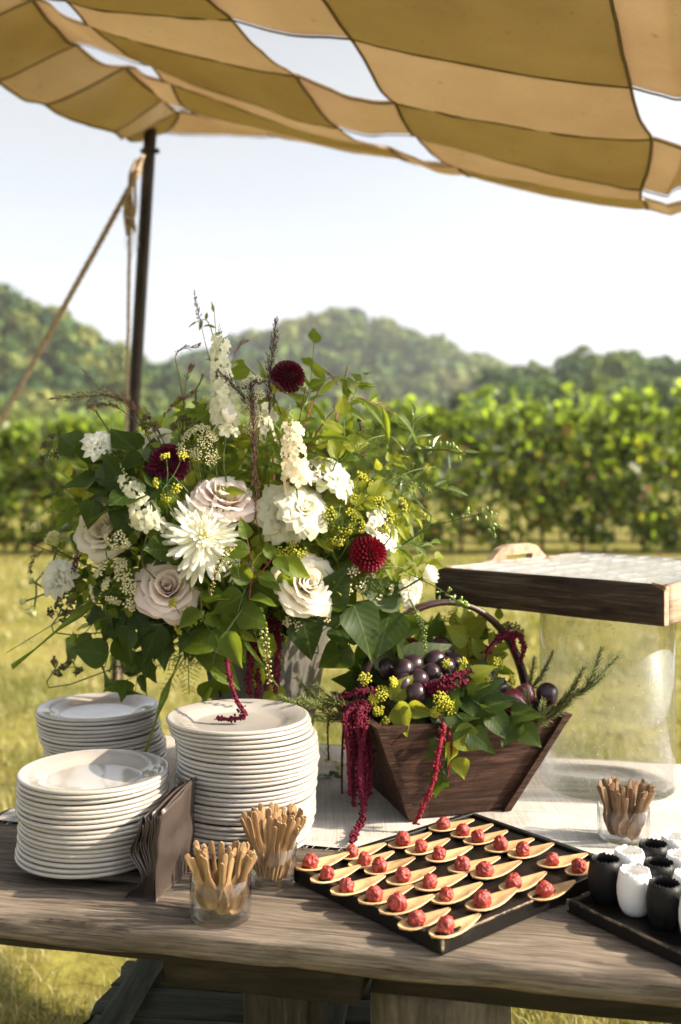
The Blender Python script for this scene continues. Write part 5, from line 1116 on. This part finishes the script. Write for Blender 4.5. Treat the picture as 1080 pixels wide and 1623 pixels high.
LF('thin branch of glossy narrow leaves nearest the vineyard', [(590, 760), (640, 715), (735, 715)], 'gloss', 15, .052, 'jasmine', .35, -.02, depth=[2.2, 2.18, 2.16], spread=1.1)
LF('second thin branch of glossy narrow leaves below it', [(590, 790), (640, 760), (705, 775)], 'gloss', 14, .05, 'jasmine', .35, -.02, depth=[2.2, 2.16, 2.13], spread=1.1)
LF('thin glossy sprig curving up from the white rose', [(600, 800), (650, 700), (655, 660)], 'gloss', 11, .048, 'jasmine', .4, -.0, depth=[2.2, 2.2, 2.22], spread=1.1)
LF('small leaved sprig at the upper edge behind the larkspur', [(350, 640), (345, 560), (340, 495)], 'lance', 6, .035, 'leafy_stem', .6, .02)
LF('tiny leaved twig reaching the very top', [(345, 570), (330, 510), (312, 510)], 'lance', 6, .028, 'leafy_stem', .6, .02)
LF('long grass blade stretching out over the lawn', [(180, 930), (100, 980), (10, 1035)], 'blade', 0, .1, 'grass_blade', .6, -.06)
LF('leaves behind the highest dahlia', [(440, 640), (400, 590), (388, 580)], 'ovate', 4, .055, 'leafy_stem', .6, .03)
LF('leaves at the raised tray side under the buds', [(600, 900), (650, 900), (690, 885)], 'lime', 9, .045, 'leafy_stem', .4, -.05)
LF('green leaf pair below the pink rose', [(320, 970), (335, 1000), (370, 1005)], 'ovate', 6, .07, 'viburnum', .5, -.07)
# the long strap leaves
for (x0, y0, x1, y1, d0, d1, lab) in ((200, 925, 8, 1035, 2.18, 2.05, 'long grass blade pointing down to the lawn'), (290, 1040, 212, 1192, 2.1, 1.99, 'strap leaf hanging between the plate stacks'), (370, 985, 435, 1092, 2.03, 2.0, 'pale strap leaf hanging across the vase')):
    a, b = P(x0, y0, d0), P(x1, y1, d1); root = thing('strap_leaf', lab, 'foliage', T(a), 'strap leaves in the bouquet'); ob('blade', LEAF['blade'][1], root, aim(a, b - a, V((-.4, -.8, .5)), (b - a).length))
# tendril with buds towards the raised tray
for (pts, dp, lab) in (([(610, 880), (680, 838), (740, 820), (775, 815), (785, 850)], [2.15, 2.12, 2.1, 2.1, 2.1], 'curling green tendril with buds over the raised tray'), ([(640, 905), (690, 930), (720, 950), (740, 968)], [2.1, 2.05, 2.04, 2.04], 'green bud tendril dropping towards the trug handle'), ([(620, 740), (660, 715), (700, 712), (738, 720)], [2.2, 2.17, 2.16, 2.15], 'wiry tendril among the glossy narrow leaves')):
    ps = spline([P(x, y, d_) for (x, y), d_ in zip(pts, dp)], 30); root = thing('tendril', lab, 'foliage', T(ps[0]), 'tendrils in the bouquet'); m = MB(); m.add(*tube(stem_path(ps[0], ps[0] - ps[1], RS)[:-1] + ps, .0012, 5)); b = MB(); vv, ff = ico(2)
    for i in range(12, 30):
        o = V((RS.gauss(0, 1), RS.gauss(0, .6), RS.gauss(0, 1) + .3)).normalized(); L = RS.uniform(.008, .016); q = ps[i] + o * L; m.add(*tube([ps[i], q], .0006, 4)); Mx = aim(q, o, V((0, -1, 0)), .0055 * RS.uniform(.6, 1.2)); b.add([Mx @ V((v.x * .6, v.y * 1.3, v.z * .6)) for v in vv], ff)
    m.build('stem', M_STEM, root); tag(b.build('buds', M_GRB, root), kind='stuff')

# general leafage filling the mass
OUT = [(130, 700), (230, 660), (320, 640), (420, 620), (500, 640), (590, 660), (655, 720), (670, 800), (695, 880), (660, 950), (600, 1020), (520, 1040), (450, 1010), (400, 1050), (330, 1050), (260, 1070), (180, 1065), (98, 1030), (72, 940), (62, 850), (85, 750)]
def inside(x, y):
    c = False; n = len(OUT)
    for i in range(n):
        (x1, y1), (x2, y2) = OUT[i], OUT[i - 1]
        if (y1 > y) != (y2 > y) and x < (x2 - x1) * (y - y1) / (y2 - y1) + x1: c = not c
    return c
ANCH = [(266, 930, 'the large pink rose'), (323, 850, 'the big chrysanthemum'), (489, 924, 'the open cream rose'), (166, 838, 'the cream garden rose'), (470, 808, 'the wide ruffled blossoms'), (265, 734, 'the dark dahlia'), (586, 876, 'the wine-red dahlia'), (458, 595, 'the highest dahlia'), (350, 600, 'the tall larkspur'), (530, 750, 'the upper white blossoms'), (160, 703, 'the small white rose'), (89, 914, 'the white carnation'), (620, 838, 'the half-hidden white rose'), (180, 1030, 'the ivy over the back plates'), (560, 1020, 'the large leaves by the trug'), (400, 1030, 'the amaranth on the vase')]
def near_label(x, y, kind):
    ax_, ay_, nm = min(ANCH, key=lambda a: (a[0] - x) ** 2 + (a[1] - y) ** 2); dx, dy = x - ax_, y - ay_
    rel = 'tucked behind' if math.hypot(dx, dy) < 26 else (('just above' if dy < 0 else 'just below') if abs(dy) > abs(dx) else ('just left of' if dx < 0 else 'just right of'))
    return {'heart': 'dark broad-leaved stem', 'ivy': 'lobed ivy stem', 'ovate': 'mid-green leafy stem', 'lime': 'yellow-green leafy stem', 'heartmid': 'green heart-leaved stem', 'lance': 'narrow-leaved green stem'}[kind] + f' {rel} {nm}'
cnt = 0; rf = random.Random(5)
for k in range(92):                # fine sunlit sprigs on the raised tray side and top
    while True:
        x, y = (rf.uniform(430, 690), rf.uniform(590, 960)) if k < 46 else (rf.uniform(110, 430), rf.uniform(640, 980))
        if inside(x, y) or (k < 46 and rf.random() < .3 and x < 640 and y < 900): break
    leafy('leafy_stem', near_label(x, y, 'lime').replace('leafy stem', 'fine sprig'), 'foliage', from_vase([(x * .8 + (90 if k < 46 else 70), y * .8 + 170), (x, y)], -.02 + .08 * rf.random()), rf.choice(['lime', 'lance', 'lime', 'ovate']), rf.randint(9, 14), rf.uniform(.028, .042), 'fine sprigs in the bouquet', .5, None, .0012, .9)
while cnt < 124:
    x, y = rf.uniform(80, 690), rf.uniform(600, 1080)
    if not inside(x, y): continue
    cnt += 1; mx, my = x * .8 + 385 * .2, y * .75 + 900 * .25
    dark = (x < 330) or y > 950; kind = rf.choice(['heart', 'ivy', 'ovate', 'lime', 'ovate', 'heartmid'] if dark else ['ovate', 'lime', 'heartmid', 'lance', 'lime'])
    bk_ = .03 + .12 * rf.random()
    leafy('leafy_stem', near_label(x, y, kind), 'foliage', from_vase([(mx, my), (x, y)], bk_), kind, rf.randint(6, 9), rf.uniform(.038, .060), 'leafy filler stems in the bouquet', .55, None, .0016, .9)
# feathery greens
def feather(px, py, tx, ty, label, back=-.03, depth=None, n=26, w=.05, mat=None):
    a, b = P(px, py, depth or D(px, py, back)), P(tx, ty, depth or D(tx, ty, back)); ps = spline([a, a.lerp(b, .5) + V((0, -.01, .01)), b], 14); root = thing('fern_frond', label, 'foliage', T(a), 'feathery greens in the bouquet'); MB().add(*tube(ps, .0012, 4)).build('stem', M_STEM, root); m = MB()
    for i in range(n):
        t = i / n; k = min(12, int(t * 13)); p = ps[k].lerp(ps[k + 1], t * 13 - k); tan = (ps[k + 1] - ps[k]).normalized(); sv = tan.cross(V((.1, -1, .2))).normalized() * (1 if i % 2 else -1); L = w * (1 - .75 * t) * RS.uniform(.7, 1.15); e = p + (sv * .8 + tan * .6 + V((0, RS.gauss(0, .2), 0))) * L; m.add(*tube([p, e], .0005, 3, False))
        for j in range(7):
            u = .25 + .75 * j / 7; q = p.lerp(e, u); d2 = (tan * RS.uniform(-.1, 1) + V((RS.gauss(0, .6), RS.gauss(0, .6), RS.gauss(0, .6)))).normalized() * L * .28; s_ = d2.orthogonal().normalized() * .0006; m.add([q - s_, q + s_, q + d2], [(0, 1, 2)])
    tag(m.build('leaflets', mat or M_MID, root), kind='stuff')
for args in ((320, 1010, 262, 1095, 'feathery frond hanging over the tall plates'), (300, 1020, 300, 1100, 'feathery frond below the yellow flower sprig'), (340, 1030, 240, 1060, 'feathery frond in the shade above the back plates'), (560, 930, 640, 930, 'feathery frond beneath the red dahlia'), (590, 900, 600, 960, 'feathery frond beside the small white blossom'), (540, 800, 530, 870, 'feathery yellow-green frond in the middle'), (610, 770, 690, 740, 'feathery frond by the glossy narrow leaves'), (300, 800, 255, 830, 'feathery frond between dahlia and chrysanthemum'), (460, 760, 440, 690, 'feathery frond behind the ruffled blossoms'), (560, 720, 610, 690, 'feathery frond at the upper raised tray side')): feather(*args)

# ------------------------------------------------------------------ the vase
zn = NM('weathered_zinc'); co = zn.coord((1, 1, 1), rand=False); a = zn.noise(zn.coord((14, 14, 2), rand=False), 3, 6, .65); c = zn.ramp(a, [(.3, (.065, .062, .058)), (.5, (.115, .108, .10)), (.7, (.18, .17, .16))]); zn.base(c, .5, .4); zn.b.inputs['Metallic'].default_value = .25; zn.bump(zn.noise(co, 40, 4), .25, .003)
va = thing('flower_vase', 'tall square zinc vase flaring upward, holding the bouquet', 'vase', T(VC.x, VC.y, CZ) @ RZ(R(-28)) @ SC(1)); Mv = WM[va.name]
def ringq(h, z): return [(-h, -h, z), (h, -h, z), (h, h, z), (-h, h, z)]
vs = ringq(.066, 0) + ringq(.1095, .335) + ringq(.1125, .337) + ringq(.1125, .342) + ringq(.106, .342) + ringq(.063, .004); fs = [(3, 2, 1, 0)]
for a in range(5):
    for k in range(4): fs.append((a * 4 + k, a * 4 + (k + 1) % 4, a * 4 + 4 + (k + 1) % 4, a * 4 + 4 + k))
fs.append((20, 21, 22, 23)); bm_ = MB().add(vs, fs).mesh('body', zn.m, False); ob('body', bm_, va, Mv)

# ------------------------------------------------------------------ the wooden trug
M_TRUG = wood('trug_wood', (.014, .007, .005), (.050, .024, .015), (.125, .068, .044), (2.6, 40, 40), .75, 1.0, .2, 2.0, 2.2); M_HOOP = plain('hoop_wood', (.035, .014, .012), .45, .4, 30, .4)
Wg = T(.134, 2.036, CZ) @ RZ(R(16)); tg = thing('wooden_trug', 'dark wooden trug with sloping sides and a bent hoop handle', 'basket', Wg)
B0 = [(0, 0), (.223, 0), (.223, .258), (0, .258)]; T0 = [(-.079, -.034), (.346, -.033), (.346, .292), (-.079, .292)]; TH_ = .196
def panel(i, name, ext=0, zt=0):
    j = (i + 1) % 4; b0, b1, t0_, t1 = V(B0[i]), V(B0[j]), V(T0[i]), V(T0[j]); n = (b1 - b0).normalized(); n = V((n.y, -n.x)); inn = -n * .017
    e = (b1 - b0).normalized() * ext; nx_, nz_ = 14, 8; vs = []
    for s in (0, 1):
        for a in range(nz_ + 1):
            w = a / nz_
            for b in range(nx_ + 1):
                u = b / nx_; lo = (b0 - e).lerp(b1 + e, u); hi = (t0_ - e).lerp(t1 + e, u); p = lo.lerp(hi, w) + (inn if s else V((0, 0))); d = mnoise.noise(V((p.x * 30, p.y * 30, w * 6 + i))) * .0022
                vs.append((p.x + n.x * d, p.y + n.y * d, .001 + w * (TH_ + zt) + (.004 * mnoise.noise(V((u * 5, i, 2))) if a == nz_ else 0)))
    h = (nx_ + 1) * (nz_ + 1); st = nx_ + 1; fs = []
    for s in (0, 1):
        for a in range(nz_):
            for b in range(nx_): q = (s * h + a * st + b, s * h + a * st + b + 1, s * h + (a + 1) * st + b + 1, s * h + (a + 1) * st + b); fs.append(q if not s else q[::-1])
    for b in range(nx_): fs.append((b, h + b, h + b + 1, b + 1)); q = nz_ * st; fs.append((q + b, q + b + 1, h + q + b + 1, h + q + b))
    for a in range(nz_): fs.append((a * st, (a + 1) * st, h + (a + 1) * st, h + a * st)); fs.append((a * st + nx_, h + a * st + nx_, h + (a + 1) * st + nx_, (a + 1) * st + nx_))
    me = MB().add(vs, fs).mesh(name, M_TRUG, False); ob(name, me, tg, Wg)
for i, e in enumerate((-.0, .0135, -.0, .0135)): panel(i, 'side_board' if i in (0, 2) else 'end_board', e, .003 if i in (1, 3) else 0)
ob('bottom_board', MB().add(*box(.018, .205, .018, .24, .002, .018, .002)).mesh('bottom_board', M_TRUG, False), tg, Wg)
m = MB(); hp = []
for i in range(41):
    a = pi * i / 40; hp.append(V((.132 - math.cos(a) * .205, .13, .10 + math.sin(a) ** .8 * .318 if .0 < a < pi else .10)))
for i, p in enumerate(hp):
    t = (hp[min(i + 1, 40)] - hp[max(i - 1, 0)]).normalized(); nn = V((-t.z, 0, t.x)); 
    for (dy, dn) in ((-.013, -.0055), (.013, -.0055), (.013, .0055), (-.013, .0055)): m.v.append(tuple(p + V((0, dy, 0)) + nn * dn)); m.t.append((1, 1, 1))
for i in range(40):
    for k in range(4): m.f.append((i * 4 + k, i * 4 + (k + 1) % 4, i * 4 + 4 + (k + 1) % 4, i * 4 + 4 + k)); m.m.append(0)
ob('hoop_handle', m.mesh('hoop_handle', M_HOOP), tg, Wg)

# what lies in the trug
pl = NM('plum_skin'); co = pl.coord((1, 1, 1)); a = pl.noise(co, 50, 4); pl.base(pl.ramp(a, [(.35, (.014, .006, .010)), (.7, (.05, .022, .032))]), .3, .5); M_PLUM = pl.m
def fruit(name, kind):
    vs = []; fs = []; pr = []
    vv, ff = ico(3); out = []
    for v in vv:
        a = math.atan2(v.y, v.x); x, y, z = v
        if kind == 'plum': k = 1 - .07 * max(0, math.cos(a)) ** 14 * (1 - z * z); out.append(V((x * k, y * k, z * 1.13 - .12 * max(0, z - .75) * 4 * .5)))
        else: tip = max(0, z - .72) / .28; out.append(V((x * (1 - .1 * tip), y * (1 - .1 * tip), z * .88 + tip ** 2 * .42)))
    return MB().add(out, ff)
_p = 0; PLUM = fruit('plum', 'plum').mesh('plum', M_PLUM); on = NM('onion_skin'); a = on.noise(on.coord((20, 20, 1)), 2, 4); on.base(on.ramp(a, [(.3, (.09, .008, .02)), (.7, (.22, .03, .05))]), .25, .6); ONI = fruit('red_onion', 'onion').mesh('red_onion', on.m)
PL = [(640, 1062, 2.13, .021), (662, 1078, 2.09, .0215), (655, 1055, 2.16, .021), (684, 1068, 2.12, .020), (690, 1048, 2.17, .0215), (672, 1040, 2.21, .021), (640, 1040, 2.19, .020), (706, 1058, 2.15, .02), (722, 1052, 2.2, .021), (700, 1030, 2.24, .026), (735, 1068, 2.16, .02), (660, 1100, 2.06, .02), (690, 1095, 2.08, .0205), (640, 1085, 2.08, .0195), (715, 1085, 2.11, .02), (612, 1060, 2.17, .02), (868, 1100, 2.14, .022), (770, 1075, 2.17, .021), (760, 1100, 2.12, .02), (790, 1090, 2.16, .02)]
for i, (px, py, Y, r) in enumerate(PL):
    w = ['nearest the front', 'of the front pair', 'in the middle of the heap', 'touching the front plum', 'on top of the heap', 'at the back of the heap', 'at the back beside the handle', 'beside the red amaranth', 'farther along by the yellow umbel', 'largest and darkest, at the back', 'behind the amaranth', 'sunk behind the front leaves', 'under the amaranth', 'low at the handle side', 'low in the middle', 'by the handle foot', 'beside the rosemary', 'beside the yellow leaf', 'behind the ivy leaves', 'behind the onions'][i]
    tag(ob('plum', PLUM, None, T(P(px, py, Y)) @ Matrix.Rotation(RS.uniform(0, 6), 4, V((RS.gauss(0, 1), RS.gauss(0, 1), RS.gauss(0, 1)))) @ SC(r * 1.1)), f'dark purple plum in the trug, {w}', 'plum', 'plums in the trug')
for i, (px, py, Y, r, d) in enumerate(((812, 1112, 2.10, .028, (.8, -.5, -.3)), (832, 1100, 2.13, .0225, (.1, -.4, .9)), (795, 1112, 2.14, .022, (-.5, -.4, .5)))):
    tag(ob('red_onion', ONI, None, frame(P(px, py, Y), V(d), 0, r)), ['red onion with its tip towards the rosemary, in front', 'red onion standing upright beside the rosemary', 'red onion half hidden behind the other two'][i], 'onion', 'red onions in the trug')

def TG(x, y, z): return Wg @ V((x, y, z))
def bx_leaf(label, pts, kind, n, size, name='ivy', t0=.15, mst=None, upv=None): return leafy(name, label, 'foliage', [P(*p) for p in pts], kind, n, size, 'greenery in the trug', t0, mst, .0016, .85, upv or V((0, -.8, .6)))
bx_leaf('ivy spray over the front edge of the trug', [(640, 1130, 2.12), (670, 1125, 2.06), (720, 1130, 2.02), (745, 1160, 1.99)], 'ivy', 9, .066)
bx_leaf('ivy leaves hanging down the middle of the trug front', [(690, 1130, 2.06), (700, 1165, 2.0), (705, 1205, 1.985), (700, 1225, 1.98)], 'ivy', 4, .062)
bx_leaf('pale green leaf pair hanging down the trug front', [(700, 1140, 2.05), (720, 1165, 1.99), (728, 1200, 1.98)], 'limeheart', 3, .07, 'viburnum', .5)
bx_leaf('dark ivy leaves in the middle of the trug', [(700, 1110, 2.12), (740, 1105, 2.06), (775, 1130, 2.03)], 'heart', 8, .066)
bx_leaf('single curled leaf over the trug rim by the rosemary', [(790, 1120, 2.1), (810, 1130, 2.04), (825, 1150, 2.02)], 'heart', 3, .07, 'ivy', .5)
bx_leaf('yellow-green leaves lying on the amaranth', [(700, 1110, 2.12), (730, 1090, 2.07), (748, 1075, 2.06)], 'limeheart', 3, .055, 'viburnum', .5)
bx_leaf('bright lime leaves under the hoop handle', [(745, 1080, 2.25), (742, 1030, 2.24), (738, 990, 2.24)], 'limeheart', 5, .06, 'viburnum', .3, M_STEMR)
bx_leaf('lime leaves beside the drooping amaranth', [(765, 1080, 2.22), (770, 1050, 2.22), (778, 1025, 2.22)], 'lime', 5, .052, 'viburnum', .2)
bx_leaf('large grey-green leaf leaning on the handle', [(620, 1090, 2.2), (630, 1060, 2.18), (625, 1035, 2.17)], 'grey', 4, .10, 'viburnum', .4)
bx_leaf('yellow leaf among the umbels at the trug corner', [(600, 1120, 2.1), (625, 1110, 2.05), (645, 1120, 2.03)], 'lime', 3, .065, 'viburnum', .4)
bx_leaf('ivy at the handle side of the trug', [(575, 1110, 2.2), (570, 1080, 2.19), (600, 1060, 2.18)], 'heart', 7, .07)
for k in range(24):
    x, y = RS.uniform(.0, .22), RS.uniform(.0, .25); p = TG(x, y, .14); q = TG(x + RS.uniform(-.05, .05), y + RS.uniform(-.05, .04), .21 + RS.uniform(0, .07) + .06 * (y > .15)); leafy('leafy_stem', 'dark leafy sprig bedding the trug', 'foliage', [p, p.lerp(q, .6), q], RS.choice(['heart', 'ivy', 'ovate', 'lance', 'grey']), 6, RS.uniform(.045, .065), 'leafy bedding in the trug', .1)
for k in range(9):
    p = TG(.02 + .035 * k, .24, .16); q = TG(.02 + .036 * k + RS.uniform(-.03, .03), .28, .30 + RS.uniform(0, .06)); leafy('leafy_stem', 'upright leafy sprig at the back of the trug', 'foliage', [p, p.lerp(q, .6), q], RS.choice(['ovate', 'lance', 'heartmid', 'lime']), 8, RS.uniform(.045, .06), 'leafy sprigs at the back of the trug', .2)
gt = 'umbels in the trug'
def bump(px, py, spots, label, depth, rad=.0145, n=30, mat=None, name='ivy_flower'):
    b = P(px, py, depth + .03); US(px, py, spots, label, mat or M_YEL, name, .0027, rad, n, 0, None, .35, 'flower', None, [b + V((0, .03, -.05)), b + V((0, .01, -.02)), b], gt, depth)
bump(600, 1120, [(578, 1075), (606, 1098), (600, 1128), (612, 1145), (592, 1110), (626, 1080)], 'cluster of round yellow ivy flowers at the trug corner', 2.05)
bump(700, 1130, [(690, 1130), (706, 1115), (698, 1108), (716, 1122)], 'yellow ivy flowers over the trug front', 2.03)
bump(720, 1065, [(708, 1052), (735, 1050)], 'small yellow umbel beside the plums', 2.1, .012, 18)
bump(775, 1090, [(775, 1085), (790, 1050), (812, 1080), (770, 1075)], 'green-yellow umbels near the onions', 2.1, .012, 20)
bump(815, 1000, [(818, 995), (826, 1005), (808, 992)], 'dark berry umbel at the top of the trug greenery', 2.22, .012, 16, M_BRB, 'ivy_berries')
bump(740, 985, [(720, 975), (750, 990), (700, 985), (765, 975)], 'pale yellow umbels behind the hoop handle', 2.28, .015, 26)
ag = 'amaranth in the trug'
zt_ = CZ + .01
amaranth('thick magenta amaranth hanging down the end of the trug', [TG(.02, .10, .17), P(600, 1105, 2.1), P(575, 1120, 2.05)],
         [([P(590 - 4 * i, 1112 + 2 * i, 2.06 - .012 * (i % 3)), P(578 - 6 * i, 1135, 2.03 - .01 * (i % 3)), P(588 - 7 * i, 1200, 2.03 - .012 * (i % 3)), P(585 - 6 * i, 1262 + 16 * math.sin(i * 1.9), 2.035 - .012 * (i % 3))], .0092) for i in range(6)] +
         [([P(580, 1150, 2.0), P(570, 1220, 2.0), P(576, 1290, 2.0), PZ(567, 1314, CZ + .008), PZ(556, 1334, CZ + .008)], .0095)], group=ag)
amaranth('dark drying amaranth cords hanging behind the magenta ones', [TG(-.02, .16, .17), P(560, 1115, 2.2), P(548, 1130, 2.15)], [([P(548, 1125, 2.16), P(543, 1180, 2.15), P(542, 1258, 2.15)], .005), ([P(526, 1115, 2.2), P(520, 1150, 2.2), P(521, 1205, 2.2)], .0042)], M_AMD, group=ag)
amaranth('red amaranth cord hanging down the trug front', [TG(.12, .05, .19), P(690, 1120, 2.06), P(705, 1150, 2.0)], [([P(705, 1150, 1.995), P(697, 1185, 1.975), P(688, 1235, 1.965), P(672, 1275, 1.965), P(658, 1306, 1.965)], .0082), ([P(712, 1160, 1.99), P(716, 1190, 1.98), P(708, 1238, 1.975)], .004)], plain('red_amaranth', (.20, .012, .024), .8, .2, 200, .4), group=ag)
amaranth('magenta amaranth lying across the plums', [TG(.06, .1, .19), P(660, 1110, 2.08), P(650, 1090, 2.07)], [([P(668, 1092, 2.07), P(700, 1082, 2.05), P(735, 1066, 2.06), P(752, 1058, 2.09)], .011), ([P(680, 1096, 2.06), P(710, 1090, 2.04), P(742, 1078, 2.06)], .011)], group=ag)
amaranth('deep red amaranth drooping in a loop under the handle end', [TG(.25, .16, .19), P(770, 1045, 2.2), P(790, 1015, 2.19)], [([P(770, 1035, 2.2), P(795, 1008, 2.19), P(820, 1005, 2.18), P(830, 1025, 2.17), P(826, 1050, 2.17)], .0095), ([P(790, 1012, 2.19), P(812, 1010, 2.18), P(816, 1035, 2.17)], .009)], group=ag)
amaranth('magenta amaranth in the shade at the handle foot', [TG(.0, .06, .19), P(600, 1130, 2.08), P(580, 1110, 2.1)], [([P(610, 1105, 2.08), P(580, 1095, 2.08), P(545, 1105, 2.08), P(520, 1120, 2.09)], .011), ([P(600, 1120, 2.07), P(570, 1112, 2.06), P(540, 1125, 2.07)], .007), ([P(690, 1035, 2.24), P(665, 1020, 2.24), P(645, 1010, 2.24)], .009)], group=ag)

M_ROS = leafm('rosemary', (.075, .10, .03), (.17, .19, .065), .35, None, .45, .3, False)
def rosemary(label, pts, dens=1.0, L=.026, side=3, group='rosemary in the trug'):
    ps = spline([P(*p) for p in pts], 30); root = thing('rosemary', label, 'herb', T(ps[0]), group); ms = MB(); m = MB(); br = [(ps, 1.0)]; ms.add(*tube(ps, [.0022 - .001 * i / 29 for i in range(30)], 5))
    for k in range(side):
        i = 6 + int(16 * k / max(1, side)); tan = (ps[i + 2] - ps[i]).normalized(); o = tan + V((RS.gauss(0, .5), RS.gauss(0, .35), .35 + RS.gauss(0, .3))); q = spline([ps[i], ps[i] + o.normalized() * .04, ps[i] + o.normalized() * .075 + V((0, 0, .012))], 14); br.append((q, .8)); ms.add(*tube(q, .0013, 4))
    for q, s in br:
        tot = sum((q[i + 1] - q[i]).length for i in range(len(q) - 1)); N = int(tot / .00105 * dens)
        for i in range(N):
            t = i / N; k = min(len(q) - 2, int(t * (len(q) - 1))); p = q[k].lerp(q[k + 1], t * (len(q) - 1) - k); tan = (q[k + 1] - q[k]).normalized(); a = tan.orthogonal().normalized(); b = tan.cross(a); an = i * 2.4; d = (tan * RS.uniform(.5, 1.0) + (a * math.cos(an) + b * math.sin(an)) * .85).normalized(); l = L * s * RS.uniform(.6, 1.1) * (1 - .35 * t); w = d.cross(tan).normalized() * .0014
            m.add([p - w * .5, p + w * .5, p + d * l * .6 - w + tan * l * .06, p + d * l * .6 + w + tan * l * .06, p + d * l + tan * l * .16], [(0, 1, 3, 2), (2, 3, 4)])
    ms.build('stem', M_STEMB, root); tag(m.build('needles', M_ROS, root), kind='stuff')
rosemary('long rosemary sprig rising in front of the acrylic cylinder', [(845, 1148, 2.1), (890, 1115, 2.06), (935, 1085, 2.04), (982, 1038, 2.03)], 1.2, .024, 4)
rosemary('rosemary sprig lying along the trug rim', [(830, 1150, 2.12), (865, 1140, 2.07), (905, 1115, 2.05)], 1.2, .024, 3)
rosemary('short rosemary sprig behind the onions', [(830, 1100, 2.2), (848, 1085, 2.2), (866, 1058, 2.2)], 1.1, .022, 2)
rosemary('rosemary fan reaching past the vase', [(580, 1125, 2.1), (530, 1115, 2.06), (490, 1118, 2.04), (445, 1108, 2.03)], 1.2, .024, 5)
rosemary('second rosemary sprig pointing at the tall plates', [(575, 1135, 2.1), (530, 1140, 2.06), (495, 1135, 2.05)], 1.1, .024, 3)
# fallen bits on the cloth
for (pts, lab) in (([(492, 1236, 2.2), (512, 1228, 2.2), (530, 1230, 2.2)], 'small dark twig with a withered leaf lying on the runner'), ([(500, 1175, 2.5), (520, 1200, 2.4), (535, 1215, 2.38)], 'green sprig fallen on the runner behind the vase')):
    q = [PZ(x, y, CZ + .004) for x, y, _ in pts]; leafy('fallen_sprig', lab, 'foliage', q, 'ivy' if 'dark' in lab else 'lime', 4, .03, None, .3, None, .0012, .7, V((0, -.2, 1)))
